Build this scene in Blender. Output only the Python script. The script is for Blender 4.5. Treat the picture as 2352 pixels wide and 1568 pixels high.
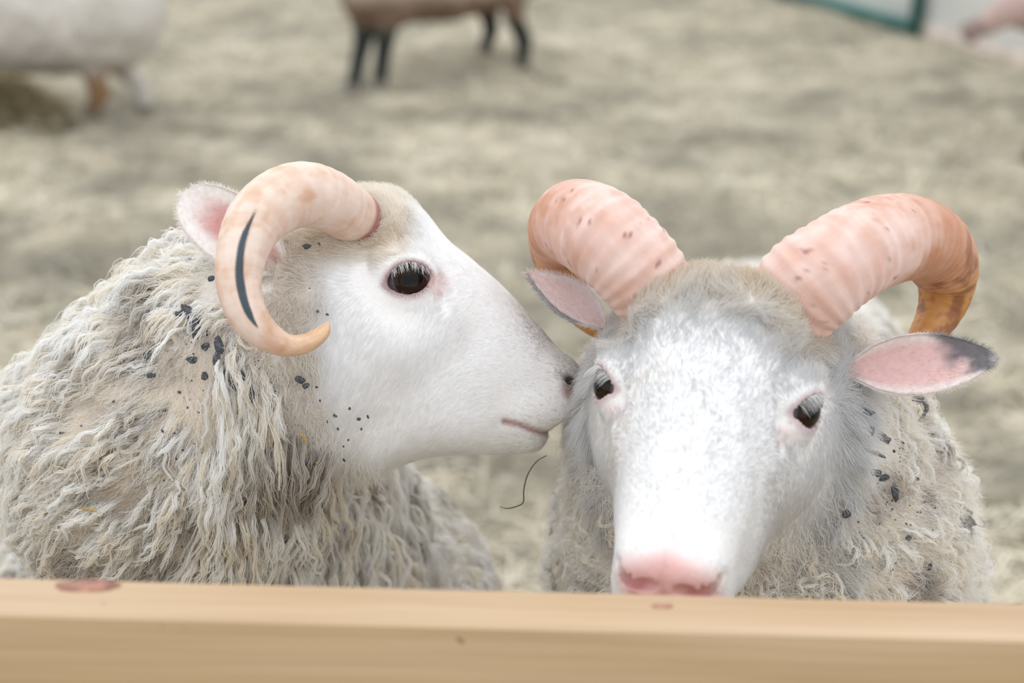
import bpy, math
import numpy as np

for o in list(bpy.data.objects):
    bpy.data.objects.remove(o, do_unlink=True)
SC = bpy.context.scene
COL = SC.collection

# ------------------------------------------------------------------ camera
LENS = 50.0
F = 2352 * LENS / 36.0
PITCH, ROLL, CAMZ = math.radians(20.0), math.radians(1.45), 1.30
CAM = np.array([0.0, 0.0, CAMZ])
R0 = np.array([1.0, 0, 0])
FW = np.array([0, math.cos(PITCH), -math.sin(PITCH)])
U0 = np.array([0, math.sin(PITCH), math.cos(PITCH)])
RC = math.cos(ROLL) * R0 + math.sin(ROLL) * U0
UC = -math.sin(ROLL) * R0 + math.cos(ROLL) * U0

cam = bpy.data.cameras.new('camera')
cam.lens = LENS
cam.sensor_width = 36.0
cam.clip_start = 0.02
cam.clip_end = 200
cam.dof.use_dof = True
cam.dof.focus_distance = 1.062
cam.dof.aperture_fstop = 3.4
camo = bpy.data.objects.new('camera', cam)
COL.objects.link(camo)
from mathutils import Matrix, Vector
camo.matrix_world = Matrix(((RC[0], UC[0], -FW[0], CAM[0]), (RC[1], UC[1], -FW[1], CAM[1]),
                            (RC[2], UC[2], -FW[2], CAM[2]), (0, 0, 0, 1)))
SC.camera = camo

# ------------------------------------------------------------------ light: bright overcast daylight
world = bpy.data.worlds.new('overcast_sky')
SC.world = world
world.use_nodes = True
wb = world.node_tree.nodes['Background']
# plain, even overcast sky, a little brighter overhead
_N, _L = world.node_tree.nodes, world.node_tree.links
_tc = _N.new('ShaderNodeTexCoord'); _sp = _N.new('ShaderNodeSeparateXYZ'); _rp = _N.new('ShaderNodeValToRGB')
_L.new(_tc.outputs['Generated'], _sp.inputs[0]); _L.new(_sp.outputs['Z'], _rp.inputs[0])
_rp.color_ramp.elements[0].position = 0.0; _rp.color_ramp.elements[0].color = (0.72, 0.755, 0.79, 1)
_rp.color_ramp.elements[1].position = 1.0; _rp.color_ramp.elements[1].color = (0.93, 0.97, 1.0, 1)
_L.new(_rp.outputs[0], wb.inputs[0])
wb.inputs[1].default_value = 1.05
sun = bpy.data.lights.new('soft_sun_offscreen', 'SUN')
sun.energy = 0.4
sun.angle = math.radians(50)
sun.color = (1.0, 0.97, 0.93)
suno = bpy.data.objects.new('soft_sun_offscreen', sun)
COL.objects.link(suno)
suno.rotation_euler = (math.radians(-14), math.radians(-16), 0)   # high, a little behind the flock and from the left
SC.view_settings.view_transform = 'Standard'
SC.view_settings.look = 'None'
SC.view_settings.gamma = 1
SC.view_settings.use_curve_mapping = False
SC.view_settings.exposure = 0.60
SC.cycles.diffuse_bounces = 6
SC.cycles.max_bounces = 12

# ------------------------------------------------------------------ helpers
rng = np.random.default_rng(11)
HAIR = 1.0


def P(px, py, d):
    return CAM + d * ((px - 1176) / F * RC + (784 - py) / F * UC + FW)


def ray(px, py):
    return (px - 1176) / F * RC + (784 - py) / F * UC + FW


def ground_pt(px, py, z=0.0):
    r = ray(px, py)
    return CAM + r * ((z - CAMZ) / r[2])


def project(p):
    q = np.asarray(p) - CAM
    d = q @ FW
    return 1176 + F * (q @ RC) / d, 784 - F * (q @ UC) / d, d


def tag(o, label=None, cat=None, group=None, kind=None):
    if label: o['label'] = label
    if cat: o['category'] = cat
    if group: o['group'] = group
    if kind: o['kind'] = kind
    return o


def empty(name, loc, label=None, cat=None, group=None):
    o = bpy.data.objects.new(name, None)
    o.empty_display_size = 0.1
    COL.objects.link(o)
    o.location = tuple(float(v) for v in loc)
    return tag(o, label, cat, group)


def build(name, V, faces, mat, parent=None, col=None, uv=None, smooth=True, origin=None):
    """one mesh object; V in world metres; faces an (n,3|4) array or list of tuples"""
    V = np.asarray(V, dtype=np.float64)
    off = np.zeros(3)
    if parent is not None:
        off = np.array(parent_off(parent))
    if origin is not None:
        loc = np.asarray(origin) - off
    else:
        loc = np.zeros(3)
    V = V - off - loc
    me = bpy.data.meshes.new(name)
    if isinstance(faces, np.ndarray):
        n, k = faces.shape
        me.vertices.add(len(V))
        me.vertices.foreach_set('co', V.astype(np.float32).ravel())
        me.loops.add(n * k)
        me.loops.foreach_set('vertex_index', faces.astype(np.int32).ravel())
        me.polygons.add(n)
        me.polygons.foreach_set('loop_start', np.arange(n, dtype=np.int32) * k)
        me.update(calc_edges=True)
        me.validate()
    else:
        me.from_pydata(V.tolist(), [], [tuple(f) for f in faces])
    if smooth:
        me.polygons.foreach_set('use_smooth', np.ones(len(me.polygons), dtype=bool))
    if col is not None and len(me.vertices) == len(V):
        a = me.attributes.new('col', 'FLOAT_COLOR', 'POINT')
        c = np.ones((len(V), 4), np.float32)
        c[:, :3] = col
        a.data.foreach_set('color', c.ravel())
    if uv is not None:
        a = me.attributes.new('horn_uv', 'FLOAT_VECTOR', 'POINT')
        a.data.foreach_set('vector', np.asarray(uv, np.float32).ravel())
    me.materials.append(mat)
    me.update()
    o = bpy.data.objects.new(name, me)
    COL.objects.link(o)
    o.location = tuple(float(v) for v in loc)
    if parent is not None:
        o.parent = parent
    return o


def parent_off(p):
    off = np.zeros(3)
    while p is not None:
        off += np.array(p.location)
        p = p.parent
    return off


def hair(name, PT, rad, col, mat, parent):
    """fibres: PT (N,K,3) world points, rad (K,) or (N,K), col (N,3)"""
    N, K, _ = PT.shape
    off = parent_off(parent)
    cu = bpy.data.hair_curves.new(name)
    cu.add_curves([K] * N)
    cu.attributes['position'].data.foreach_set('vector', (PT - off).astype(np.float32).ravel())
    ra = cu.attributes.new('radius', 'FLOAT', 'POINT') if 'radius' not in cu.attributes else cu.attributes['radius']
    ra.data.foreach_set('value', np.broadcast_to(np.asarray(rad, np.float32), (N, K)).ravel())
    ca = cu.attributes.new('col', 'FLOAT_COLOR', 'CURVE')
    c = np.ones((N, 4), np.float32)
    c[:, :3] = col
    ca.data.foreach_set('color', c.ravel())
    cu.materials.append(mat)
    o = bpy.data.objects.new(name, cu)
    COL.objects.link(o)
    o.parent = parent
    o['kind'] = 'stuff'
    return o


def norm(v):
    v = np.asarray(v, float)
    return v / np.maximum(np.linalg.norm(v, axis=-1, keepdims=True), 1e-12)


def sstep(a, b, x):
    t = np.clip((x - a) / (b - a), 0, 1)
    return t * t * (3 - 2 * t)


_lat = np.random.default_rng(3).random((32, 32, 32)).astype(np.float32)


def vnoise(p, scale, seed=0):
    """lattice noise 0..1 at points p (...,3)"""
    q = np.asarray(p, np.float64) / scale + seed * 7.31 + 100
    i = np.floor(q).astype(int)
    f = q - i
    f = f * f * (3 - 2 * f)
    r = 0
    for dx in (0, 1):
        for dy in (0, 1):
            for dz in (0, 1):
                w = (f[..., 0] if dx else 1 - f[..., 0]) * (f[..., 1] if dy else 1 - f[..., 1]) * (f[..., 2] if dz else 1 - f[..., 2])
                r = r + w * _lat[(i[..., 0] + dx) % 32, (i[..., 1] + dy) % 32, (i[..., 2] + dz) % 32]
    return r


def fbm(p, scale, seed=0):
    return 0.55 * vnoise(p, scale, seed) + 0.3 * vnoise(p, scale / 2.1, seed + 3) + 0.15 * vnoise(p, scale / 4.3, seed + 5)


# ------------------------------------------------------------------ implicit surfaces
def smin(a, b, k):
    h = np.clip(0.5 + 0.5 * (b - a) / k, 0, 1)
    return b + (a - b) * h - k * h * (1 - h)


def cone(X, a, b, ra, rb):
    a = np.asarray(a, np.float32); b = np.asarray(b, np.float32)
    ba = b - a
    pa = X - a
    h = np.clip((pa @ ba) / float(ba @ ba), 0, 1)
    return np.linalg.norm(pa - h[..., None] * ba, axis=-1) - (ra + (rb - ra) * h)


def ball(X, c, r):
    return np.linalg.norm(X - np.asarray(c, np.float32), axis=-1) - r


def ellip(X, c, r):
    r = np.asarray(r, np.float32)
    q = (X - np.asarray(c, np.float32)) / r
    k0 = np.linalg.norm(q, axis=-1)
    k1 = np.linalg.norm(q / r, axis=-1)
    return k0 * (k0 - 1) / np.maximum(k1, 1e-6)


def grid(lo, hi, h):
    ax = [np.arange(lo[i], hi[i] + h, h, dtype=np.float32) for i in range(3)]
    return ax, np.stack(np.meshgrid(*ax, indexing='ij'), -1)


def surface_nets(f, lo, h):
    S = f < 0
    n = np.array(f.shape)
    c = np.zeros(n - 1, np.int8)
    cr = [(i, j, k) for i in (0, 1) for j in (0, 1) for k in (0, 1)]
    for i, j, k in cr:
        c += S[i:n[0] - 1 + i, j:n[1] - 1 + j, k:n[2] - 1 + k]
    I, J, K = np.nonzero((c > 0) & (c < 8))
    acc = np.zeros((len(I), 3)); cnt = np.zeros(len(I))
    val = {q: f[I + q[0], J + q[1], K + q[2]] for q in cr}
    for a in cr:
        for ax in range(3):
            if a[ax]: continue
            b = list(a); b[ax] = 1; b = tuple(b)
            fa, fb = val[a], val[b]
            m = (fa < 0) != (fb < 0)
            t = fa / np.where(m, fa - fb, 1)
            pt = np.tile(np.array(a, float), (len(I), 1))
            pt[:, ax] = t
            acc[m] += pt[m]; cnt[m] += 1
    V = (np.stack([I, J, K], 1) + acc / cnt[:, None]) * h + np.asarray(lo)
    idx = -np.ones(n - 1, np.int64)
    idx[I, J, K] = np.arange(len(I))
    Q = []
    for ax in range(3):
        u, v = (ax + 1) % 3, (ax + 2) % 3
        Sa = np.moveaxis(S, (ax, u, v), (0, 1, 2))
        ia = np.moveaxis(idx, (ax, u, v), (0, 1, 2))
        ch = Sa[:-1] != Sa[1:]
        A, B, C = np.nonzero(ch[:, 1:-1, 1:-1])
        B = B + 1; C = C + 1
        q = np.stack([ia[A, B - 1, C - 1], ia[A, B, C - 1], ia[A, B, C], ia[A, B - 1, C]], 1)
        ins = Sa[A, B, C]
        q[~ins] = q[~ins][:, ::-1]
        Q.append(q)
    Q = np.concatenate(Q)
    return V, Q[(Q >= 0).all(1)]


def sample_surface(V, Q, n, rg, weight=None):
    """n random points on the quads -> point, normal"""
    T = np.concatenate([Q[:, [0, 1, 2]], Q[:, [0, 2, 3]]])
    a, b, c = V[T[:, 0]], V[T[:, 1]], V[T[:, 2]]
    cr = np.cross(b - a, c - a)
    ar = np.linalg.norm(cr, axis=1)
    if weight is not None:
        ar = ar * weight((a + b + c) / 3, norm(cr))
    cs = np.cumsum(ar)
    k = np.searchsorted(cs, rg.random(n) * cs[-1])
    u, v = rg.random(n), rg.random(n)
    fl = u + v > 1
    u[fl], v[fl] = 1 - u[fl], 1 - v[fl]
    # smooth normals
    VN = np.zeros_like(V)
    for i in range(3):
        for ax in range(3):
            VN[:, ax] += np.bincount(T[:, i], cr[:, ax], len(V))
    VN = norm(VN)
    w = np.stack([1 - u - v, u, v], 1)
    p = sum(V[T[k, i]] * w[:, i:i + 1] for i in range(3))
    nn = norm(sum(VN[T[k, i]] * w[:, i:i + 1] for i in range(3)))
    return p, nn


def catmull(pts, per, closed=False):
    pts = np.asarray(pts, float)
    n = len(pts)
    out = []
    for i in range(n if closed else n - 1):
        g = lambda j: pts[j % n] if closed else pts[min(max(j, 0), n - 1)]
        p0, p1, p2, p3 = g(i - 1), g(i), g(i + 1), g(i + 2)
        for t in np.arange(per) / per:
            out.append(0.5 * (2 * p1 + (p2 - p0) * t + (2 * p0 - 5 * p1 + 4 * p2 - p3) * t * t + (3 * p1 - p0 - 3 * p2 + p3) * t ** 3))
    if not closed: out.append(pts[-1])
    return np.array(out)


# ------------------------------------------------------------------ materials
def new_mat(name):
    m = bpy.data.materials.new(name)
    m.use_nodes = True
    nt = m.node_tree
    b = nt.nodes['Principled BSDF']
    return m, nt, nt.nodes, nt.links, b


def attr_mat(name, rough=0.7, noise=None, bump=0.0, bscale=200, sss=0.0):
    """colour from the vertex attribute 'col', with fine procedural mottling"""
    m, nt, N, L, b = new_mat(name)
    a = N.new('ShaderNodeAttribute'); a.attribute_name = 'col'
    tx = N.new('ShaderNodeTexCoord')
    nz = N.new('ShaderNodeTexNoise'); nz.inputs['Scale'].default_value = bscale; nz.inputs['Detail'].default_value = 4
    L.new(tx.outputs['Object'], nz.inputs['Vector'])
    mx = N.new('ShaderNodeMix'); mx.data_type = 'RGBA'; mx.blend_type = 'MULTIPLY'
    rp = N.new('ShaderNodeValToRGB')
    lo = 1 - (noise or 0.0)
    rp.color_ramp.elements[0].position = 0.3; rp.color_ramp.elements[0].color = (lo, lo, lo, 1)
    rp.color_ramp.elements[1].position = 0.65; rp.color_ramp.elements[1].color = (1, 1, 1, 1)
    L.new(nz.outputs[0], rp.inputs[0])
    mx.inputs[0].default_value = 1.0
    L.new(a.outputs['Color'], mx.inputs[6]); L.new(rp.outputs[0], mx.inputs[7])
    L.new(mx.outputs[2], b.inputs['Base Color'])
    b.inputs['Roughness'].default_value = rough
    if sss:
        b.inputs['Subsurface Weight'].default_value = sss
        b.inputs['Subsurface Radius'].default_value = (0.006, 0.003, 0.002)
        b.inputs['Subsurface Scale'].default_value = 1.0
    if bump:
        bp = N.new('ShaderNodeBump'); bp.inputs['Strength'].default_value = bump; bp.inputs['Distance'].default_value = 0.002
        L.new(nz.outputs[0], bp.inputs['Height']); L.new(bp.outputs[0], b.inputs['Normal'])
    return m


def plain_mat(name, c, rough=0.6, var=0.12, scale=60, bump=0.0, metallic=0.0, coat=0.0):
    m, nt, N, L, b = new_mat(name)
    tx = N.new('ShaderNodeTexCoord')
    nz = N.new('ShaderNodeTexNoise'); nz.inputs['Scale'].default_value = scale; nz.inputs['Detail'].default_value = 5
    L.new(tx.outputs['Object'], nz.inputs['Vector'])
    rp = N.new('ShaderNodeValToRGB')
    rp.color_ramp.elements[0].position = 0.3; rp.color_ramp.elements[0].color = (*[v * (1 - var) for v in c], 1)
    rp.color_ramp.elements[1].position = 0.7; rp.color_ramp.elements[1].color = (*[min(1, v * (1 + var)) for v in c], 1)
    L.new(nz.outputs[0], rp.inputs[0]); L.new(rp.outputs[0], b.inputs['Base Color'])
    b.inputs['Roughness'].default_value = rough
    b.inputs['Metallic'].default_value = metallic
    b.inputs['Coat Weight'].default_value = coat
    if bump:
        bp = N.new('ShaderNodeBump'); bp.inputs['Strength'].default_value = bump; bp.inputs['Distance'].default_value = 0.003
        L.new(nz.outputs[0], bp.inputs['Height']); L.new(bp.outputs[0], b.inputs['Normal'])
    return m


def fibre_mat(name, trans=0.35, gloss=0.05):
    m, nt, N, L, b = new_mat(name)
    N.remove(b)
    a = N.new('ShaderNodeAttribute'); a.attribute_name = 'col'
    d = N.new('ShaderNodeBsdfDiffuse'); t = N.new('ShaderNodeBsdfTranslucent'); g = N.new('ShaderNodeBsdfGlossy')
    g.inputs['Roughness'].default_value = 0.45
    m1 = N.new('ShaderNodeMixShader'); m1.inputs[0].default_value = trans
    m2 = N.new('ShaderNodeMixShader'); m2.inputs[0].default_value = gloss
    for s in (d, t): L.new(a.outputs['Color'], s.inputs['Color'])
    L.new(d.outputs[0], m1.inputs[1]); L.new(t.outputs[0], m1.inputs[2])
    L.new(m1.outputs[0], m2.inputs[1]); L.new(g.outputs[0], m2.inputs[2])
    L.new(m2.outputs[0], N['Material Output'].inputs[0])
    return m


M_SKIN = attr_mat('sheep_skin', 0.6, 0.06, 0.15, 350)
M_FUR = fibre_mat('white_fur', 0.5, 0.04)
M_WOOL = fibre_mat('wool_fibre', 0.5, 0.02)
M_EAR = attr_mat('ear_skin', 0.6, 0.12, 0.1, 260)
M_MUD = plain_mat('dried_mud', (0.085, 0.09, 0.10), 0.9, 0.5, 420, 0.8)
M_HOOF = plain_mat('hoof_horn', (0.09, 0.07, 0.055), 0.5, 0.3, 80)
M_FAR = attr_mat('far_fleece', 0.9, 0.25, 0.6, 45)
M_LEAF = plain_mat('dry_grass', (0.10, 0.075, 0.04), 0.7)


def eye_mat():
    m, nt, N, L, b = new_mat('eyeball')
    a = N.new('ShaderNodeAttribute'); a.attribute_name = 'col'
    L.new(a.outputs['Color'], b.inputs['Base Color'])
    b.inputs['Roughness'].default_value = 0.03
    b.inputs['IOR'].default_value = 1.28
    return m


M_EYE = eye_mat()


def horn_mat():
    """horn: vertex colour, broken by growth bands across it and fine fibres along it"""
    m, nt, N, L, b = new_mat('horn')
    a = N.new('ShaderNodeAttribute'); a.attribute_name = 'col'
    u = N.new('ShaderNodeAttribute'); u.attribute_name = 'horn_uv'
    mp = N.new('ShaderNodeMapping'); mp.inputs['Scale'].default_value = (95, 0.55, 0.55)
    L.new(u.outputs['Vector'], mp.inputs[0])
    n1 = N.new('ShaderNodeTexNoise'); n1.inputs['Scale'].default_value = 1.0; n1.inputs['Detail'].default_value = 3
    L.new(mp.outputs[0], n1.inputs['Vector'])
    r1 = N.new('ShaderNodeValToRGB')
    r1.color_ramp.elements[0].position = 0.36; r1.color_ramp.elements[0].color = (0.93, 0.83, 0.78, 1)
    r1.color_ramp.elements[1].position = 0.56; r1.color_ramp.elements[1].color = (1, 1, 1, 1)
    L.new(n1.outputs[0], r1.inputs[0])
    mp2 = N.new('ShaderNodeMapping'); mp2.inputs['Scale'].default_value = (55, 2.4, 2.4)
    L.new(u.outputs['Vector'], mp2.inputs[0])
    n2 = N.new('ShaderNodeTexNoise'); n2.inputs['Scale'].default_value = 1.0; n2.inputs['Detail'].default_value = 6
    L.new(mp2.outputs[0], n2.inputs['Vector'])
    r2 = N.new('ShaderNodeValToRGB')
    r2.color_ramp.elements[0].position = 0.32; r2.color_ramp.elements[0].color = (0.90, 0.81, 0.75, 1)
    r2.color_ramp.elements[1].position = 0.6; r2.color_ramp.elements[1].color = (1, 1, 1, 1)
    L.new(n2.outputs[0], r2.inputs[0])
    m1 = N.new('ShaderNodeMix'); m1.data_type = 'RGBA'; m1.blend_type = 'MULTIPLY'; m1.inputs[0].default_value = 0.9
    m2 = N.new('ShaderNodeMix'); m2.data_type = 'RGBA'; m2.blend_type = 'MULTIPLY'; m2.inputs[0].default_value = 0.9
    L.new(a.outputs['Color'], m1.inputs[6]); L.new(r1.outputs[0], m1.inputs[7])
    L.new(m1.outputs[2], m2.inputs[6]); L.new(r2.outputs[0], m2.inputs[7])
    L.new(m2.outputs[2], b.inputs['Base Color'])
    b.inputs['Roughness'].default_value = 0.5
    b.inputs['Subsurface Weight'].default_value = 0.25
    b.inputs['Subsurface Radius'].default_value = (0.006, 0.003, 0.0015)
    b.inputs['Subsurface Scale'].default_value = 1.0
    bp = N.new('ShaderNodeBump'); bp.inputs['Strength'].default_value = 0.7; bp.inputs['Distance'].default_value = 0.0014
    L.new(n1.outputs[0], bp.inputs['Height']); L.new(bp.outputs[0], b.inputs['Normal'])
    return m


M_HORN = horn_mat()


def wood_mat():
    m, nt, N, L, b = new_mat('planed_pine')
    tx = N.new('ShaderNodeTexCoord')
    mp = N.new('ShaderNodeMapping'); mp.inputs['Scale'].default_value = (1.2, 26, 26)
    L.new(tx.outputs['Object'], mp.inputs[0])
    n1 = N.new('ShaderNodeTexNoise'); n1.inputs['Scale'].default_value = 1.0; n1.inputs['Detail'].default_value = 3; n1.inputs['Distortion'].default_value = 0.6
    L.new(mp.outputs[0], n1.inputs['Vector'])
    rp = N.new('ShaderNodeValToRGB')
    e = rp.color_ramp.elements
    e[0].position = 0.3; e[0].color = (0.43, 0.27, 0.135, 1)
    e[1].position = 0.72; e[1].color = (0.57, 0.40, 0.25, 1)
    x = e.new(0.5); x.color = (0.50, 0.335, 0.185, 1)
    L.new(n1.outputs[0], rp.inputs[0])
    mp2 = N.new('ShaderNodeMapping'); mp2.inputs['Scale'].default_value = (5, 160, 160)
    L.new(tx.outputs['Object'], mp2.inputs[0])
    n2 = N.new('ShaderNodeTexNoise'); n2.inputs['Scale'].default_value = 1.0; n2.inputs['Detail'].default_value = 4
    L.new(mp2.outputs[0], n2.inputs['Vector'])
    r2 = N.new('ShaderNodeValToRGB')
    r2.color_ramp.elements[0].position = 0.3; r2.color_ramp.elements[0].color = (0.88, 0.86, 0.84, 1)
    r2.color_ramp.elements[1].position = 0.6; r2.color_ramp.elements[1].color = (1, 1, 1, 1)
    L.new(n2.outputs[0], r2.inputs[0])
    mx = N.new('ShaderNodeMix'); mx.data_type = 'RGBA'; mx.blend_type = 'MULTIPLY'; mx.inputs[0].default_value = 1
    L.new(rp.outputs[0], mx.inputs[6]); L.new(r2.outputs[0], mx.inputs[7])
    # small dark specks
    n3 = N.new('ShaderNodeTexNoise'); n3.inputs['Scale'].default_value = 70; n3.inputs['Detail'].default_value = 2
    L.new(tx.outputs['Object'], n3.inputs['Vector'])
    r3 = N.new('ShaderNodeValToRGB')
    r3.color_ramp.elements[0].position = 0.22; r3.color_ramp.elements[0].color = (0.45, 0.38, 0.33, 1)
    r3.color_ramp.elements[1].position = 0.27; r3.color_ramp.elements[1].color = (1, 1, 1, 1)
    L.new(n3.outputs[0], r3.inputs[0])
    m2 = N.new('ShaderNodeMix'); m2.data_type = 'RGBA'; m2.blend_type = 'MULTIPLY'; m2.inputs[0].default_value = 0.8
    L.new(mx.outputs[2], m2.inputs[6]); L.new(r3.outputs[0], m2.inputs[7])
    L.new(m2.outputs[2], b.inputs['Base Color'])
    b.inputs['Roughness'].default_value = 0.38
    b.inputs['Specular IOR Level'].default_value = 0.9
    bp = N.new('ShaderNodeBump'); bp.inputs['Strength'].default_value = 0.12; bp.inputs['Distance'].default_value = 0.001
    L.new(n2.outputs[0], bp.inputs['Height']); L.new(bp.outputs[0], b.inputs['Normal'])
    return m


M_WOOD = wood_mat()
M_KNOT = plain_mat('wood_knot', (0.36, 0.17, 0.12), 0.6, 0.35, 140)

# ------------------------------------------------------------------ ground: a straw-strewn floor with low mounds
MOUNDS = [(*ground_pt(15, 312)[:2], 0.10, 0.40), (-0.08, 8.2, 0.12, 0.7), (1.0, 6.4, 0.05, 0.6), (-1.0, 5.3, 0.05, 0.5)]


def gz(x, y):
    x = np.asarray(x, float); y = np.asarray(y, float)
    p = np.stack([x, y, np.zeros_like(x)], -1)
    z = 0.05 * (fbm(p, 0.9, 1) - 0.5) + 0.03 * (vnoise(p, 0.28, 4) - 0.5)
    for mx, my, h, s in MOUNDS:
        z = z + h * np.exp(-((x - mx) ** 2 + (y - my) ** 2) / (2 * (s * 0.5) ** 2))
    return z


def ground_mat():
    m, nt, N, L, b = new_mat('straw_ground')
    tx = N.new('ShaderNodeTexCoord')
    n1 = N.new('ShaderNodeTexNoise'); n1.inputs['Scale'].default_value = 3.5; n1.inputs['Detail'].default_value = 6
    L.new(tx.outputs['Object'], n1.inputs['Vector'])
    rp = N.new('ShaderNodeValToRGB')
    e = rp.color_ramp.elements
    e[0].position = 0.36; e[0].color = (0.22, 0.20, 0.14, 1)
    e[1].position = 0.66; e[1].color = (0.56, 0.50, 0.38, 1)
    L.new(n1.outputs[0], rp.inputs[0]); L.new(rp.outputs[0], b.inputs['Base Color'])
    b.inputs['Roughness'].default_value = 0.95
    n2 = N.new('ShaderNodeTexNoise'); n2.inputs['Scale'].default_value = 40; n2.inputs['Detail'].default_value = 6
    L.new(tx.outputs['Object'], n2.inputs['Vector'])
    bp = N.new('ShaderNodeBump'); bp.inputs['Strength'].default_value = 0.7; bp.inputs['Distance'].default_value = 0.02
    L.new(n2.outputs[0], bp.inputs['Height']); L.new(bp.outputs[0], b.inputs['Normal'])
    return m


gx, gy = np.meshgrid(np.linspace(-9, 9, 220), np.linspace(-3, 19, 260), indexing='ij')
GV = np.stack([gx, gy, gz(gx, gy)], -1).reshape(-1, 3)
ii = np.arange(220 * 260).reshape(220, 260)
GQ = np.stack([ii[:-1, :-1], ii[1:, :-1], ii[1:, 1:], ii[:-1, 1:]], -1).reshape(-1, 4)
floor = build('floor', GV, GQ, ground_mat())
tag(floor, kind='structure')


WALL0 = ground_pt(1850, 10); WALLD = norm(ground_pt(2330, 152) - WALL0)


def scatter_straw():
    n = 120000
    y = 0.8 + 12.7 * rng.random(n) ** 1.25
    half = 0.55 * y + 1.3
    x = (rng.random(n) * 2 - 1) * half
    k_ = ((np.stack([x, y], 1) - WALL0[:2]) @ np.array([-WALLD[1], WALLD[0]])) < -0.14
    x, y = x[k_], y[k_]; n = len(x)
    L = rng.uniform(0.05, 0.2, n); w = rng.uniform(0.0016, 0.0038, n) * (1 + 0.06 * y)
    a = rng.random(n) * math.pi
    d = np.stack([np.cos(a), np.sin(a), rng.normal(0, 0.22, n)], 1)
    s = np.stack([-np.sin(a), np.cos(a), rng.normal(0, 0.3, n)], 1)
    c = np.stack([x, y, gz(x, y) + rng.uniform(0.004, 0.05, n)], 1)
    bend = rng.normal(0, 0.012, n)[:, None] * s + np.array([0, 0, 1]) * rng.uniform(0, 0.015, n)[:, None]
    rows = []
    for t in (-0.5, 0.0, 0.5):
        m = c + d * (L * t)[:, None] + bend * (1 - 4 * t * t)
        rows += [m - s * w[:, None] / 2, m + s * w[:, None] / 2]
    V = np.stack(rows, 1).reshape(-1, 3)
    b = (np.arange(n) * 6)[:, None]
    Q = np.concatenate([b + np.array([[0, 1, 3, 2]]), b + np.array([[2, 3, 5, 4]])])
    base = np.array([[0.70, 0.62, 0.47], [0.62, 0.53, 0.38], [0.76, 0.69, 0.56], [0.48, 0.44, 0.33], [0.66, 0.61, 0.52]])
    cc = base[rng.integers(0, 5, n)] * rng.uniform(0.75, 1.15, (n, 1))
    patch = 0.5 * fbm(c, 0.5, 9) + 0.5 * fbm(c, 0.16, 14)
    cc *= (0.46 + 0.66 * sstep(0.38, 0.57, patch))[:, None]
    o = build('loose_straw', V, Q, attr_mat('straw', 0.7), col=np.repeat(np.clip(cc, 0, 0.9), 6, 0), smooth=False)
    tag(o, 'pale loose straw strewn all over the floor', 'straw', kind='stuff')


scatter_straw()


# ------------------------------------------------------------------ box helper and the setting at the back
def box(lo, hi, bev=0.0):
    x0, y0, z0 = lo; x1, y1, z1 = hi
    if bev <= 0:
        V = [(x0, y0, z0), (x1, y0, z0), (x1, y1, z0), (x0, y1, z0), (x0, y0, z1), (x1, y0, z1), (x1, y1, z1), (x0, y1, z1)]
        return np.array(V, float), np.array([(0, 3, 2, 1), (4, 5, 6, 7), (0, 1, 5, 4), (1, 2, 6, 5), (2, 3, 7, 6), (3, 0, 4, 7)])
    # long beam along x with chamfered long edges
    sec = [(y0 + bev, z0), (y1 - bev, z0), (y1, z0 + bev), (y1, z1 - bev), (y1 - bev, z1), (y0 + bev, z1), (y0, z1 - bev), (y0, z0 + bev)]
    V = [(x, y, z) for x in (x0, x1) for y, z in sec]
    Fc = [(i, i + 8, (i + 1) % 8 + 8, (i + 1) % 8) for i in range(8)]
    return np.array(V, float), Fc + [tuple(range(8)), tuple(range(15, 7, -1))]


def tube(path, r, seg=10, cap=True):
    path = np.asarray(path, float); n = len(path)
    r = np.broadcast_to(np.asarray(r, float), (n,))
    T = norm(np.gradient(path, axis=0))
    up = np.array([0, 0, 1.0]) if abs(T[0][2]) < 0.9 else np.array([1.0, 0, 0])
    Nn = norm(np.cross(T[0], up))
    V = []
    for i in range(n):
        Nn = norm(Nn - T[i] * (Nn @ T[i]))
        B = np.cross(T[i], Nn)
        for k in range(seg):
            a = 2 * math.pi * k / seg
            V.append(path[i] + r[i] * (math.cos(a) * Nn + math.sin(a) * B))
    Fc = [(i * seg + k, i * seg + (k + 1) % seg, (i + 1) * seg + (k + 1) % seg, (i + 1) * seg + k) for i in range(n - 1) for k in range(seg)]
    if cap:
        Fc += [tuple(range(seg - 1, -1, -1)), tuple((n - 1) * seg + k for k in range(seg))]
    return np.array(V), Fc


def oriented(V, o, ax, ay):
    ax = norm(np.array([ax[0], ax[1], 0])); ay = np.array([-ax[1], ax[0], 0])
    return np.asarray(o) + V[:, :1] * ax + V[:, 1:2] * ay + V[:, 2:] * np.array([0, 0, 1.0])


# white panel wall, running from far left to near right, with a green framed gate standing against it
W0 = WALL0
wd = WALLD
wall_o = W0 - wd * 2.5
wv, wf = box((0, 0.06, -0.05), (9, 0.16, 2.3))
wall = build('wall_back', oriented(wv, wall_o, wd, None), wf, plain_mat('white_sheet', (0.95, 0.97, 0.98), 0.4, 0.01, 3), smooth=False)
tag(wall, kind='structure')
bv, bf = box((0, 0.035, -0.05), (9, 0.058, 0.09))
bb = build('baseboard_back', oriented(bv, wall_o, wd, None), bf, plain_mat('stained_skirting', (0.55, 0.47, 0.40), 0.7, 0.2, 8), smooth=False)
tag(bb, kind='structure')
gp = ground_pt(2092, 84)
gs = float((gp - wall_o) @ wd)
gate = empty('metal_gate', oriented(np.array([[gs, 0, 0.0]]), wall_o, wd, None)[0], 'green metal gate frame with white panel against the white back wall', 'gate')
M_GREEN = plain_mat('green_paint', (0.012, 0.13, 0.11), 0.5, 0.12, 20)
GW, GH = 2.6, 1.15
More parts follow.
